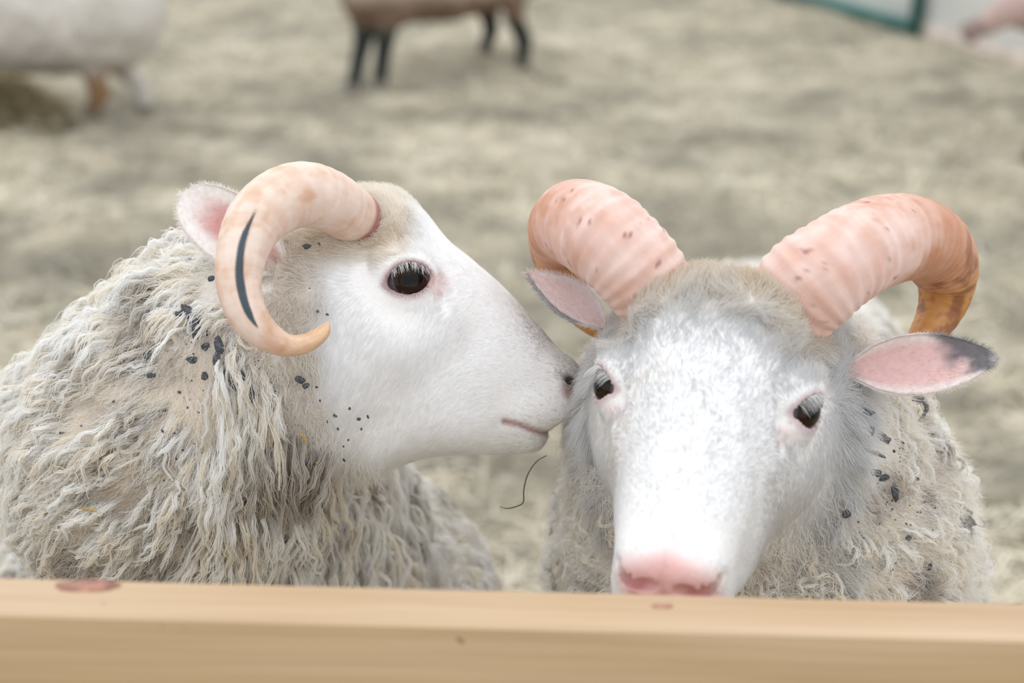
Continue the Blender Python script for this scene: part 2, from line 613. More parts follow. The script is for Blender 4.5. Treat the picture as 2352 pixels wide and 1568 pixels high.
for nm, lo, hi in (('bottom_rail', (-GW, -0.035, 0.02), (0, 0.025, 0.10)), ('top_rail', (-GW, -0.035, GH), (0, 0.025, GH + 0.06)),
                   ('post', (-0.03, -0.035, -0.02), (0.03, 0.025, GH + 0.1)), ('post', (-GW - 0.06, -0.035, -0.02), (-GW, 0.025, GH + 0.1))):
    v, f = box(lo, hi)
    build(nm, oriented(v + np.array([gs, 0, 0]), wall_o, wd, None), f, M_GREEN, gate, smooth=False)
v, f = box((-GW, -0.012, 0.10), (-0.03, 0.012, GH))
build('panel', oriented(v + np.array([gs, 0, 0]), wall_o, wd, None), f, plain_mat('gate_panel', (0.95, 0.97, 0.98), 0.4, 0.01, 3), gate, smooth=False)

# ------------------------------------------------------------------ the wooden fence rail in front
RZ = 0.886
fence = empty('wooden_fence', (0, 0.70, 0), 'pine wood fence whose flat top rail runs in front of the two sheep', 'fence')
y1 = (RZ - CAMZ) / ray(1176, 1355)[2] * ray(1176, 1355)[1]
y0 = (RZ - CAMZ) / ray(1176, 1441)[2] * ray(1176, 1441)[1]
rv, rf = box((-1.25, y0, RZ - 0.14), (1.25, y1, RZ), 0.0015)
rail = build('rail', rv, rf, M_WOOD, fence, smooth=False, origin=(0, (y0 + y1) / 2, RZ))
for (kx, ky, kr, kc) in ((206, 1337, 0.0125, 1.0), (1521, 1392, 0.0042, 0.4)):
    k = (RZ - CAMZ) / ray(kx, ky)[2] * ray(kx, ky)
    c0 = CAM + k
    c0[1] = min(c0[1], y1 - 0.6 * kr)
    ang = np.linspace(0, 2 * math.pi, 20, endpoint=False)
    rr = 1 + 0.12 * np.sin(2 * ang + 1) + 0.06 * np.sin(5 * ang)
    ring = np.stack([kr * 1.35 * rr * np.cos(ang), kr * 0.6 * rr * np.sin(ang), 0 * ang], 1)
    vv = np.concatenate([c0 + ring + [0, 0, -0.002], c0 + ring + [0, 0, 0.0004], [c0 + [0, 0, 0.0006]]])
    ff = [(i, (i + 1) % 20, 20 + (i + 1) % 20, 20 + i) for i in range(20)] + [(20 + i, 20 + (i + 1) % 20, 40) for i in range(20)]
    build('knot', vv, ff, M_KNOT, rail)
v, f = box((-1.25, y0, 0.36), (1.25, y1, 0.50), 0.0015)
build('rail', v, f, M_WOOD, fence, smooth=False, origin=(0, (y0 + y1) / 2, 0.5))
for px in (-1.1, 1.02):
    v, f = box((px, y0 - 0.062, -0.1), (px + 0.085, y0 - 0.0005, RZ - 0.004))
    build('post', v, f, M_WOOD, fence, smooth=False, origin=(px, y0, 0))

# ------------------------------------------------------------------ sheep: shape
D0 = 1.15                       # depth of the mid-plane of the sheep seen in profile
HS = F / D0                     # pixels per metre there: head drawn in profile pixels, turned to metres
HO = (945.0, 655.0)


def hx(px, py, y=0.0):
    return np.array([(px - HO[0]) / HS, y, -(py - HO[1]) / HS])


PROFILE = [(600, 700), (610, 600), (660, 540), (730, 490), (800, 452), (860, 440), (920, 452), (980, 495), (1030, 553), (1085, 598),
           (1150, 654), (1213, 720), (1268, 784), (1302, 828), (1322, 868), (1326, 905), (1312, 940), (1282, 968), (1262, 1000),
           (1240, 1030), (1195, 1040), (1100, 1042), (1000, 1046), (930, 1064), (860, 1090), (770, 1060), (670, 960), (610, 830)]
WIDTH = [(945, 655, 168), (890, 520, 158), (800, 480, 130), (850, 830, 172), (900, 1000, 122), (1020, 640, 132), (1090, 790, 150), (1110, 660, 100),
         (1080, 940, 130), (1000, 850, 166), (1200, 760, 104), (1215, 860, 124), (1290, 880, 108), (1280, 940, 96), (1200, 1005, 84), (650, 750, 185), (650, 950, 180),
         (760, 640, 165), (1150, 730, 118)]
MOUTH = np.array([(1160, 962), (1195, 970), (1230, 984), (1262, 992), (1300, 988)], float)
EYE_Y, EYE_R, EYE_FWD = 0.0545, 0.0178, 0.30


def seg_dist2(px, pz, pl):
    d = np.full(np.broadcast(px, pz).shape, 9.0)
    for a, b in zip(pl[:-1], pl[1:]):
        ba = b - a
        h = np.clip(((px - a[0]) * ba[0] + (pz - a[1]) * ba[1]) / (ba @ ba), 0, 1)
        d = np.minimum(d, np.hypot(px - a[0] - h * ba[0], pz - a[1] - h * ba[1]))
    return d


def eye_frame(s):
    """centre, outward axis, front axis and up axis of an eye"""
    c = hx(947, 655) + np.array([0, s * EYE_Y, 0])
    out = norm(np.array([EYE_FWD, s * 1.0, 0.12]))
    fr = norm(np.array([0.97, 0, 0.22]) - out * (out @ np.array([0.97, 0, 0.22])))
    up = np.cross(out, fr) * (-s)
    up = up if up[2] > 0 else -up
    return c, out, fr, up


def lens_dist(q, s):
    """signed distance-like field of the almond eye opening (negative inside), in the eye's own plane"""
    c, out, fr, up = eye_frame(s)
    d = q - c
    u = d @ fr + 0.0015; v = d @ up - 0.0005; w = d @ out
    hw, hh = 0.0178, 0.0122
    R = (hw * hw + hh * hh) / (2 * hh)
    a = np.sqrt(u * u + (v + (R - hh)) ** 2) - R          # upper lid arc
    hl = 0.0112
    R2 = (hw * hw + hl * hl) / (2 * hl)
    b = np.sqrt(u * u + (v - (R2 - hl)) ** 2) - R2
    return np.maximum(a, b), w, u, v


def head_field(ax, G, wide, extra):
    """implicit head in its own frame; `extra` = implicit neck already evaluated on G"""
    poly = catmull([hx(*p)[[0, 2]] for p in PROFILE], 6, True)
    X2, Z2 = np.meshgrid(ax[0], ax[2], indexing='ij')
    d = seg_dist2(X2, Z2, np.vstack([poly, poly[:1]]))
    ins = np.zeros(X2.shape, bool)
    a = poly; b = np.roll(poly, -1, 0)
    for (xa, za), (xb, zb) in zip(a, b):
        if za == zb: continue
        c = ((za > Z2) != (zb > Z2)) & (X2 < (xb - xa) * (Z2 - za) / (zb - za) + xa)
        ins ^= c
    e = np.where(ins, d, -d)
    wn = 0; wv = 0
    for px, py, w in WIDTH:
        c = hx(px, py)
        k = np.exp(-((X2 - c[0]) ** 2 + (Z2 - c[2]) ** 2) / (2 * 0.026 ** 2)) + 1e-9
        wn = wn + k; wv = wv + k * w / HS
    W = wide * wv / wn
    R = 0.034
    p = 2.3
    A = np.clip(1 - np.minimum(e / R, 1), 0, 9)[:, None, :]
    f = R * ((A ** p + (np.abs(G[..., 1]) / W[:, None, :]) ** p) ** (1 / p) - 1)
    f = f.astype(np.float32)
    q = G
    for s in (-1, 1):
        c, out, fr, up = eye_frame(s)
        f = smin(f, ball(q, c + out * 0.0002, 0.0205), 0.016)
        f = smin(f, cone(q, c + up * 0.0165 - fr * 0.012 + out * 0.005, c + up * 0.017 + fr * 0.010 + out * 0.004, 0.0075, 0.0065), 0.012)   # brow
        f = smin(f, cone(q, hx(1010, 735, s * 0.040), hx(930, 790, s * 0.050), 0.012, 0.013), 0.03)     # cheek bone
        # tear groove in front of the eye
        t = seg_dist2(q[..., 0], q[..., 2], np.array([hx(1000, 645)[[0, 2]], hx(1022, 668)[[0, 2]], hx(1030, 705)[[0, 2]]]))
        side = (q[..., 1] * s > 0.02)
        f = f + np.where(side, 0.0018 * np.exp(-(t / 0.004) ** 2), 0)
        # mouth line
        t = seg_dist2(q[..., 0], q[..., 2], np.array([hx(*m)[[0, 2]] for m in MOUTH]))
        f = f + np.where(q[..., 1] * s >= 0, 0.0030 * np.exp(-(t / 0.0030) ** 2), 0)
        # lips and wings of the nose
        f = smin(f, ellip(q, hx(1232, 935, s * 0.024), (0.028, 0.013, 0.014)), 0.012)
        f = smin(f, ellip(q, hx(1298, 864, s * 0.017), (0.011, 0.012, 0.012)), 0.018)
        # nostril: a comma that starts in front and sweeps back and up
        f = np.maximum(f, -smin(cone(q, hx(1328, 886, s * 0.010), hx(1312, 884, s * 0.022), 0.0050, 0.0066),
                                cone(q, hx(1312, 884, s * 0.023), hx(1296, 862, s * 0.034), 0.0060, 0.0028), 0.003))
        # eye opening
        l, w, u, v = lens_dist(q, s)
        f = np.maximum(f, -np.maximum(l, 0.0035 - w))
    # groove between the nostrils
    f = f + np.where(q[..., 0] > hx(1290, 0)[0], 0.002 * np.exp(-(q[..., 1] / 0.003) ** 2), 0)
    return smin(f, extra, 0.03)


class Sheep:
    pass


def make_sheep_body(name, M, O, wide, prims, legs, base, label, box_px, skin_fn, seed, hh=0.0021):
    """prims: list of (a, b, ra, rb) in the world; head frame columns M, origin O"""
    S = Sheep()
    S.M, S.O, S.eye_y, S.eye_f = M, O, EYE_Y, EYE_FWD
    S.root = empty(name, base, label, 'sheep', 'horned sheep at the rail')
    toh = lambda p: (np.asarray(p) - O) @ M
    S.toh = toh
    x0, x1, y0_, y1_ = box_px
    lo = np.array([hx(x0, 0)[0], -0.105, hx(0, y1_)[2]]); hi = np.array([hx(x1, 0)[0], 0.105, hx(0, y0_)[2]])
    ax, G = grid(lo, hi, hh)
    neck = None
    for a, b, ra, rb in prims:
        c = cone(G, toh(a), toh(b), ra, rb)
        neck = c if neck is None else smin(neck, c, 0.05)
    f = head_field(ax, G, wide, neck)
    Vh, Qh = surface_nets(f, lo, hh)
    # light relaxation keeps the surface even
    for _ in range(2):
        acc = np.zeros_like(Vh); cn = np.zeros(len(Vh))
        for i in range(4):
            for j in (1, 3):
                for k in range(3):
                    acc[:, k] += np.bincount(Qh[:, i], Vh[Qh[:, (i + j) % 4], k], len(Vh))
                cn += np.bincount(Qh[:, i], minlength=len(Vh))
        edge = cn < 8
        av = acc / np.maximum(cn, 1)[:, None]
        Vh = np.where(edge[:, None], Vh, Vh * 0.5 + av * 0.5)
    S.Vh, S.Qh = Vh, Qh                       # head in head frame
    Wh = Vh @ M.T + O
    # trunk, neck and legs, in the world frame
    pts = np.array([p for a, b, ra, rb in prims for p in (a, b)])
    lo2 = pts.min(0) - 0.3; hi2 = pts.max(0) + 0.3
    lo2[2] = -0.02
    ax2, G2 = grid(lo2, hi2, 0.011)
    b2 = None
    for a, b, ra, rb in prims:
        c = cone(G2, a, b, ra, rb)
        b2 = c if b2 is None else smin(b2, c, 0.05)
    for L in legs:
        for (a, ra), (b, rb) in zip(L[:-1], L[1:]):
            b2 = smin(b2, cone(G2, a, b, ra, rb), 0.03)
    hg = toh(G2)
    far = np.maximum(np.maximum(lo - hg, hg - hi).max(-1), 0)
    b2 = b2 + 0.012 * (fbm(G2, 0.07, seed) - 0.5) * sstep(0.0, 0.05, far)
    Vb, Qb = surface_nets(b2, lo2, 0.011)
    hb = toh(Vb)
    inside = ((hb > lo + 0.006) & (hb < hi - 0.006)).all(1)
    Qb = Qb[~inside[Qb].all(1)]
    used = np.unique(Qb); remap = -np.ones(len(Vb), int); remap[used] = np.arange(len(used))
    Vb, Qb = Vb[used], remap[Qb]
    S.Vb, S.Qb = Vb, Qb
    V = np.vstack([Wh, Vb]); Q = np.vstack([Qh, Qb + len(Wh)])
    S.body = build('body', V, Q, M_SKIN, S.root, col=skin_fn(np.vstack([Vh, hb[used]]), V))
    return S


def add_eye(S, s):
    c, out, fr, up = eye_frame(s)
    nu, nv = 40, 24
    V = []; Cc = []
    for i in range(nv + 1):
        th = math.pi * i / nv
        for j in range(nu):
            ph = 2 * math.pi * j / nu
            x, y, z = math.cos(th), math.sin(th) * math.cos(ph), math.sin(th) * math.sin(ph)
            bul = 1 + 0.07 * float(sstep(0.72, 0.98, np.array(x)))
            V.append(c + EYE_R * bul * (x * out + y * fr + z * up))
            a = math.hypot(y / 0.66, z / 0.60)
            pup = (abs(y) < 0.42 and abs(z) < 0.19)
            if pup and x > 0: Cc.append((0.002, 0.002, 0.003))
            elif a < 1 and x > 0: Cc.append((0.022, 0.011, 0.006))
            elif a < 1.12 and x > 0: Cc.append((0.012, 0.009, 0.009))
            else: Cc.append((0.10, 0.075, 0.075))
    Q = np.array([(i * nu + j, (i + 1) * nu + j, (i + 1) * nu + (j + 1) % nu, i * nu + (j + 1) % nu) for i in range(nv) for j in range(nu)])
    W = np.array(V) @ S.M.T + S.O
    return build('eye', W, Q, M_EYE, S.root, col=np.array(Cc))


def add_horn(S, path, col_fn, ridge=0.02, seed=0, ecc=1.0, name='horn', keel=0.0, step=0.0016, seg=44):
    """path rows: px, py, depth, radius in pixels -> swept horn"""
    pp = np.array([list(P(x, y, d)) + [r * d / F] for x, y, d, r in path])
    C = catmull(pp, 16)
    path3, r = C[:, :3], np.maximum(C[:, 3], 0.0008)
    ds = np.linalg.norm(np.diff(path3, axis=0), axis=1)
    s = np.concatenate([[0], np.cumsum(ds)])
    n = int(s[-1] / step)
    si = np.linspace(0, s[-1], n)
    path3 = np.stack([np.interp(si, s, path3[:, k]) for k in range(3)], 1)
    for _ in range(6):
        path3[1:-1] = 0.25 * path3[:-2] + 0.5 * path3[1:-1] + 0.25 * path3[2:]
    r = np.interp(si, s, r)
    T = norm(np.gradient(path3, axis=0))
    Nn = norm(np.cross(T[0], -FW))
    rg = np.random.default_rng(seed)
    V = []; UVs = []
    for i in range(n):
        Nn = norm(Nn - T[i] * (Nn @ T[i]))
        B = np.cross(T[i], Nn)
        a = np.linspace(0, 2 * math.pi, seg, endpoint=False)
        t = si[i] / s[-1]
        ww = float(fbm(np.array([si[i] * 1.0, seed, 0.3]), 0.012, seed)) - 0.5
        rid = 1 + ridge * (1 - 0.7 * t) * (math.sin(si[i] / 0.0085 * 2 * math.pi + 3 * ww) * 0.5 + 2.2 * ww)
        e_ = s[-1] - si[i]
        if e_ < 0.01: rid *= math.sqrt(max(0.001, 1 - (1 - e_ / 0.01) ** 2))
        rr = r[i] * rid * (1 + keel * np.cos(3 * a + 1.2))
        V.append(path3[i] + rr[:, None] * (np.cos(a)[:, None] * Nn * ecc + np.sin(a)[:, None] * B))
        UVs.append(np.stack([np.full(seg, si[i]), np.cos(a) * 1.0, np.sin(a) * 1.0], 1))
    V = np.vstack(V); UVs = np.vstack(UVs)
    UVs[:, 0] += seed * 0.77
    Fc = np.array([(i * seg + k, i * seg + (k + 1) % seg, (i + 1) * seg + (k + 1) % seg, (i + 1) * seg + k) for i in range(n - 1) for k in range(seg)])
    tt = np.repeat(si / s[-1], seg)
    nrm = norm(V - np.repeat(path3, seg, 0))
    col = col_fn(tt, nrm, V)
    o = build(name, V, Fc, M_HORN, S.root, col=col, uv=UVs)
    return o, path3, r


def add_ear(S, base, tip, side, L_w, cup, col_fn, roll_tip=0.0, thick=0.0022, curl=0.0, fur=None, seed=1, n_fur=2600, tip_w=(.98, .84, .64, .42)):
    """leaf-shaped cupped ear: base, tip world points, side = vector across (open side is side x axis)"""
    base, tip = np.asarray(base), np.asarray(tip)
    L = np.linalg.norm(tip - base); d = (tip - base) / L
    sd = norm(side - d * (side @ d)); nn = norm(np.cross(d, sd))
    nu, nv = 30, 17
    u = np.linspace(0, 1, nu); v = np.linspace(-1, 1, nv)
    U, Vv = np.meshgrid(u, v, indexing='ij')
    prof = np.interp(U, [0, .08, .2, .35, .5, .65, .8, .9, .96, 1], [.22, .42, .76, .96, 1.0, *tip_w, .0])
    wd_ = L_w * prof
    cu = cup * np.interp(U, [0, .3, 1], [1.9, 1.15, 0.55])
    ang = Vv * cu
    Rr = wd_ / np.maximum(np.sin(np.minimum(cu, 1.5)), 0.2)
    X = base + d * (U[..., None] * L) + sd * (Rr * np.sin(ang))[..., None] - nn * (Rr * (np.cos(ang) - 1))[..., None] * 1.0
    X = X + nn * (curl * L * (U ** 2))[..., None]
    gu, gv = np.gradient(X, axis=0), np.gradient(X, axis=1)
    N_ = norm(np.cross(gu, gv))
    th = thick * (1 - 0.55 * np.abs(Vv) ** 2)[..., None] * (1 - 0.5 * U[..., None])
    A = (X + N_ * th).reshape(-1, 3); Bk = (X - N_ * th).reshape(-1, 3)
    V = np.vstack([A, Bk]); m = nu * nv
    Fc = []
    for i in range(nu - 1):
        for j in range(nv - 1):
            a, b, c, e = i * nv + j, i * nv + j + 1, (i + 1) * nv + j + 1, (i + 1) * nv + j
            Fc.append((a, e, c, b)); Fc.append((m + a, m + b, m + c, m + e))
    rim = [i * nv for i in range(nu)] + [(nu - 1) * nv + j for j in range(1, nv)] + [i * nv + nv - 1 for i in range(nu - 2, -1, -1)] + [j for j in range(nv - 2, 0, -1)]
    for a, b in zip(rim, rim[1:] + rim[:1]):
        Fc.append((a, b, m + b, m + a))
    uu = np.concatenate([U.ravel()] * 2); vv = np.concatenate([Vv.ravel()] * 2)
    # inner face = the one the cup opens to (+nn side)
    innerA = (N_ * nn).sum(-1).mean() > 0
    inner = np.concatenate([np.full(m, innerA), np.full(m, not innerA)])
    col = col_fn(uu, vv, inner)
    o = build('ear', V, Fc, M_EAR, S.root, col=col)
    # short fur of the ear
    rg = np.random.default_rng(seed)
    k = n_fur
    fu, fv = rg.random(k) ** 0.8, rg.uniform(-1, 1, k)
    edge = rg.random(k) < 0.35
    fv = np.where(edge, np.sign(fv) * (1 - 0.12 * rg.random(k)), fv)
    iu, iv = fu * (nu - 1), (fv + 1) / 2 * (nv - 1)
    a0, b0 = np.clip(iu.astype(int), 0, nu - 2), np.clip(iv.astype(int), 0, nv - 2)
    fa, fb = (iu - a0)[:, None], (iv - b0)[:, None]
    bl = lambda Z: Z[a0, b0] * (1 - fa) * (1 - fb) + Z[a0 + 1, b0] * fa * (1 - fb) + Z[a0, b0 + 1] * (1 - fa) * fb + Z[a0 + 1, b0 + 1] * fa * fb
    root = bl(X); nrm = norm(bl(N_)); du = norm(bl(gu)); dv = norm(bl(gv))
    sg = np.where(rg.random(k) < 0.5, 1.0, -1.0)
    ins = (sg > 0) == innerA
    ln = (0.0035 + 0.003 * rg.random(k)) * np.where(edge, 0.75, 1.0)
    g = norm(du * 0.8 + nrm * sg[:, None] * 0.30 + dv * (np.sign(fv) * np.where(edge, 0.9, 0.15))[:, None] + 0.15 * rg.normal(size=(k, 3)))
    t = np.linspace(0, 1, 4)
    PT = root[:, None] + nrm[:, None] * sg[:, None, None] * 0.0006 + g[:, None] * (ln[:, None] * t)[..., None]
    c = col_fn(fu, fv, ins)
    c = np.clip(c * 0.75 + 0.25 * np.array([0.86, 0.82, 0.80]), 0, 0.92)
    keep = ~(ins & ~edge) | (rg.random(k) < 0.45)
    hair('ear_fur', PT[keep], [0.00011, 0.0001, 0.00008, 0.00004], c[keep], M_FUR, o)
    return o


# ------------------------------------------------------------------ the sheep in profile
ML = np.stack([RC, FW, UC], 1)
OL = P(945, 655, D0)
hd = norm(np.array([0.80, -0.60, 0]))            # which way its trunk points
AL = np.array([-0.21, 1.28, 0.48])
prL = [(P(735, 770, 1.155), P(560, 850, 1.17), 0.082, 0.100),
       (P(560, 850, 1.17), P(400, 1040, 1.20), 0.098, 0.118),
       (P(400, 1040, 1.20), AL + [0.0, 0, 0.03], 0.118, 0.180),
       (AL, AL - hd * 0.66 + [0, 0, -0.04], 0.190, 0.175)]
sdv = np.array([-hd[1], hd[0], 0])


def make_legs(A, h, l, side, zt=0.42):
    out = []
    for fo in (0.02, l):
        for s in (-1, 1):
            t = A - h * fo + side * 0.10 * s
            if fo < 0.1:
                out.append([(np.array([t[0], t[1], zt]), 0.075), (np.array([t[0], t[1], 0.24]), 0.034), (np.array([t[0], t[1], 0.035]), 0.024)])
            else:
                k = t - h * -0.02
                out.append([(np.array([t[0], t[1], zt]), 0.095), (np.array([*(t + h * 0.05)[:2], 0.31]), 0.05),
                            (np.array([*(t - h * 0.05)[:2], 0.20]), 0.03), (np.array([*(t - h * 0.03)[:2], 0.035]), 0.024)])
    return out


def add_hooves(S, legs, h):
    for L in legs:
        c = L[-1][0]
        for s in (-1, 1):
            sd = np.array([-h[1], h[0], 0]) * s * 0.016
            ring = []
            for z, k in ((0.0, 1.0), (0.05, 0.72), (0.062, 0.5)):
                a = np.linspace(0, 2 * math.pi, 12, endpoint=False)
                q = c[:2] + sd[:2] + h[:2] * 0.012
                pts = np.stack([q[0] + k * (0.034 * np.cos(a) * h[0] - 0.017 * np.sin(a) * h[1]), q[1] + k * (0.034 * np.cos(a) * h[1] + 0.017 * np.sin(a) * h[0]), np.full(12, z + S.gz)], 1)
                ring.append(pts)
            V = np.vstack(ring)
            Fc = [(r * 12 + i, r * 12 + (i + 1) % 12, (r + 1) * 12 + (i + 1) % 12, (r + 1) * 12 + i) for r in range(2) for i in range(12)] + [tuple(range(11, -1, -1)), tuple(range(24, 36))]
            build('hoof', V, Fc, M_HOOF, S.root)


PINK = np.array([0.80, 0.50, 0.48]); WHITE = np.array([0.93, 0.91, 0.90]); TAN = np.array([0.76, 0.65, 0.53]); CREAM = np.array([0.84, 0.77, 0.66])


def blob(q, px, py, r, y=None, s=None):
    """soft mask round a profile pixel position (both sides)"""
    c = hx(px, py)
    d = np.hypot(q[:, 0] - c[0], q[:, 2] - c[2]) * HS
    m = sstep(r * 1.3, r * 0.6, d)
    return m


def eye_ring(q):
    m = np.zeros(len(q))
    for s in (-1, 1):
        l, w, u, v = lens_dist(q, s)
        m = np.maximum(m, sstep(0.0062, 0.0015, np.abs(l)) * (w > 0))
    return m


def mixc(c, k, m):
    return c * (1 - m[:, None]) + np.asarray(k) * m[:, None]


def fleece_line(z):
    """head-frame x behind which the fleece starts, by height"""
    return np.interp(-z * HS + HO[1], [450, 560, 700, 830, 900, 1000, 1100, 1180], np.array([600, 560, 600, 650, 715, 775, 830, 880]) - HO[0]) / HS


def skin_left(q, w):
    c = np.tile(WHITE, (len(q), 1))
    fl = sstep(-0.015, -0.055, q[:, 0] - fleece_line(q[:, 2]))
    fl = np.maximum(fl, sstep(1085, 1125, HO[1] - q[:, 2] * HS))
    c = mixc(c, TAN, fl)
    c = mixc(c, (0.30, 0.15, 0.16), eye_ring(q) * 0.85)
    c = mixc(c, PINK * 0.9, blob(q, 1018, 660, 26) * 0.5)
    t = seg_dist2(q[:, 0], q[:, 2], np.array([hx(*m)[[0, 2]] for m in MOUTH]))
    c = mixc(c, (0.42, 0.24, 0.23), sstep(0.0045, 0.001, t) * 0.9)
    c = mixc(c, (0.42, 0.26, 0.25), blob(q, 1316, 888, 30))
    g = seg_dist2(q[:, 0], q[:, 2], np.array([hx(1215, 700)[[0, 2]], hx(1320, 850)[[0, 2]]]))
    c = mixc(c, (0.42, 0.40, 0.37), sstep(0.02, 0.004, g) * sstep(1190, 1290, q[:, 0] * HS + HO[0]) * 0.7)
    return c


legsL = make_legs(AL, hd, 0.68, sdv)
SL = make_sheep_body('horned_sheep', ML, OL, 1.0, prL, legsL, (AL[0], AL[1], 0),
                     'white horned sheep in profile with a dark stripe along its horn', (600, 1350, 400, 1170), skin_left, 2)
SL.gz = 0.0
add_hooves(SL, legsL, hd)
eyeL = [add_eye(SL, s) for s in (-1, 1)]


def horn_left_col(t, n, V):
    c = np.tile(np.array([0.77, 0.62, 0.53]), (len(t), 1))
    c = mixc(c, (0.72, 0.47, 0.26), sstep(0.72, 0.95, t) * 0.75)
    nz = fbm(V, 0.014, 4)
    c = mixc(c, (0.62, 0.36, 0.20), sstep(0.55, 0.72, nz) * 0.45)
    c = mixc(c, (0.33, 0.10, 0.11), sstep(0.055, 0.022, t) * 0.85)
    # the dark stripe, painted by its own course along the horn
    px, py, d = project(V)
    st = catmull([(588, 482), (570, 520), (556, 560), (550, 610), (552, 650), (562, 695), (577, 730), (592, 752)], 8)
    hw = np.interp(np.arange(len(st)), np.linspace(0, len(st) - 1, 6), [1.0, 7.5, 9.5, 10.5, 8.5, 1.0])
    dd = np.hypot(px[:, None] - st[:, 0], py[:, None] - st[:, 1]) - hw
    m = sstep(2.0, -2.0, dd.min(1)) * ((n @ FW) < 0)
    return mixc(c, (0.045, 0.065, 0.085), m)


hl = [(822, 502, 1.104, 60), (790, 483, 1.084, 66), (748, 458, 1.062, 72), (692, 446, 1.045, 75), (634, 466, 1.03, 74), (584, 512, 1.016, 68),
      (556, 580, 1.004, 59), (548, 648, 0.998, 52), (564, 712, 0.996, 46), (602, 762, 1.000, 38), (655, 792, 1.008, 27), (706, 787, 1.016, 22), (742, 762, 1.022, 17), (754, 738, 1.026, 8)]
add_horn(SL, hl, horn_left_col, 0.012, 1, step=0.0009, seg=120)
# its other horn, mirrored across the head, hidden behind the first
hm = []
for x, y, d, r in hl:
    q = SL.toh(P(x, y, d)); q[1] = -q[1]
    w = q @ ML.T + OL
    X, Y, D = project(w)
    hm.append((X, Y, D, r * d / D))
add_horn(SL, hm, lambda t, n, V: mixc(mixc(np.tile(np.array([0.80, 0.62, 0.51]), (len(t), 1)), (0.72, 0.47, 0.26), sstep(0.72, 0.95, t) * 0.75), (0.33, 0.10, 0.11), sstep(0.055, 0.022, t) * 0.85), 0.012, 2)


def ear_left_col(u, v, inner):
    c = np.tile(np.array([0.88, 0.83, 0.80]), (len(u), 1))
    m = inner * sstep(0.75, 0.25, np.abs(v + 0.05)) * sstep(0.95, 0.6, u)
    c = mixc(c, (0.62, 0.24, 0.22), m * 0.9)
    return c


add_ear(SL, P(652, 622, 1.082), P(416, 446, 1.075), norm(0.5 * RC - 0.85 * UC), 0.026, 0.75, ear_left_col, seed=5)
q = SL.toh(P(652, 622, 1.082)); q2 = SL.toh(P(416, 446, 1.075)); q[1] *= -1; q2[1] *= -1
add_ear(SL, q @ ML.T + OL, q2 @ ML.T + OL, norm(-0.5 * RC + 0.85 * UC), 0.026, 0.75, ear_left_col, seed=6)

# ------------------------------------------------------------------ the sheep facing the rail
f0, n0 = norm(np.array([0.78, 0, -0.62])), norm(np.array([0.62, 0, 0.78]))
TILT = math.radians(33)
TC = -FW
f1 = norm((-0.275 * RC - 0.96 * UC) * math.cos(TILT) + TC * math.sin(TILT))
s1 = norm(math.cos(math.radians(13)) * RC - 0.12 * UC + math.sin(math.radians(13)) * TC)
s1 = norm(s1 - f1 * (s1 @ f1))
n1 = np.cross(f1, s1)
# columns: X, Y, Z of the head frame
X1 = f0[0] * f1 + n0[0] * n1
Z1 = f0[2] * f1 + n0[2] * n1
MR = np.stack([X1, s1, Z1], 1)
EYE_Y, EYE_FWD = 0.0600, 0.58
OR = P(1620, 912, 0.985)
prR = [(OR + MR @ hx(740, 760), P(1690, 1010, 1.16), 0.088, 0.116),
       (P(1690, 1010, 1.16), P(1745, 1230, 1.24), 0.116, 0.160),
       (P(1745, 1230, 1.24), P(1745, 1320, 1.30), 0.160, 0.182),
       (P(1735, 1340, 1.33), P(1735, 1340, 1.33) + np.array([0.10, 0.52, -0.03]), 0.165, 0.175)]
hR = norm(np.array([-0.10, -0.52, 0]))


def nose_mask(q):
    c = hx(1322, 884)
    d = np.sqrt((q[:, 0] - c[0]) ** 2 + (q[:, 2] - c[2]) ** 2 + (0.62 * np.abs(q[:, 1])) ** 2)
    return sstep(0.027, 0.013, d) * sstep(hx(0, 955)[2], hx(0, 915)[2], q[:, 2])


def skin_right(q, w):
    c = np.tile(WHITE * 0.93, (len(q), 1))
    fl = sstep(-0.015, -0.055, q[:, 0] - fleece_line(q[:, 2]))
    fl = np.maximum(fl, sstep(1085, 1125, HO[1] - q[:, 2] * HS))
    c = mixc(c, TAN, fl)
    c = mixc(c, (0.50, 0.32, 0.33), eye_ring(q) * 0.8)
    c = mixc(c, PINK, blob(q, 1022, 690, 24) * 0.35)
    nose = nose_mask(q)
    c = mixc(c, (0.82, 0.47, 0.45), nose * 0.95)
    for s in (-1, 1):
        d = np.linalg.norm(q - hx(1312, 888, s * 0.020), axis=1)
        c = mixc(c, (0.66, 0.30, 0.30), sstep(0.010, 0.005, d) * 0.9)
    return c


AR = P(1735, 1340, 1.33)
legsR = make_legs(AR + hR * 0.02, hR, 0.48, np.array([-hR[1], hR[0], 0]))
SR = make_sheep_body('horned_sheep', MR, OR, 1.0, prR, legsR, (AR[0], AR[1] + 0.2, 0),
                     'white horned sheep with a pink nose and grey-tipped ear facing over the rail', (600, 1350, 400, 1170), skin_right, 5)
SR.gz = 0.0
add_hooves(SR, legsR, hR)
for s in (-1, 1): add_eye(SR, s)


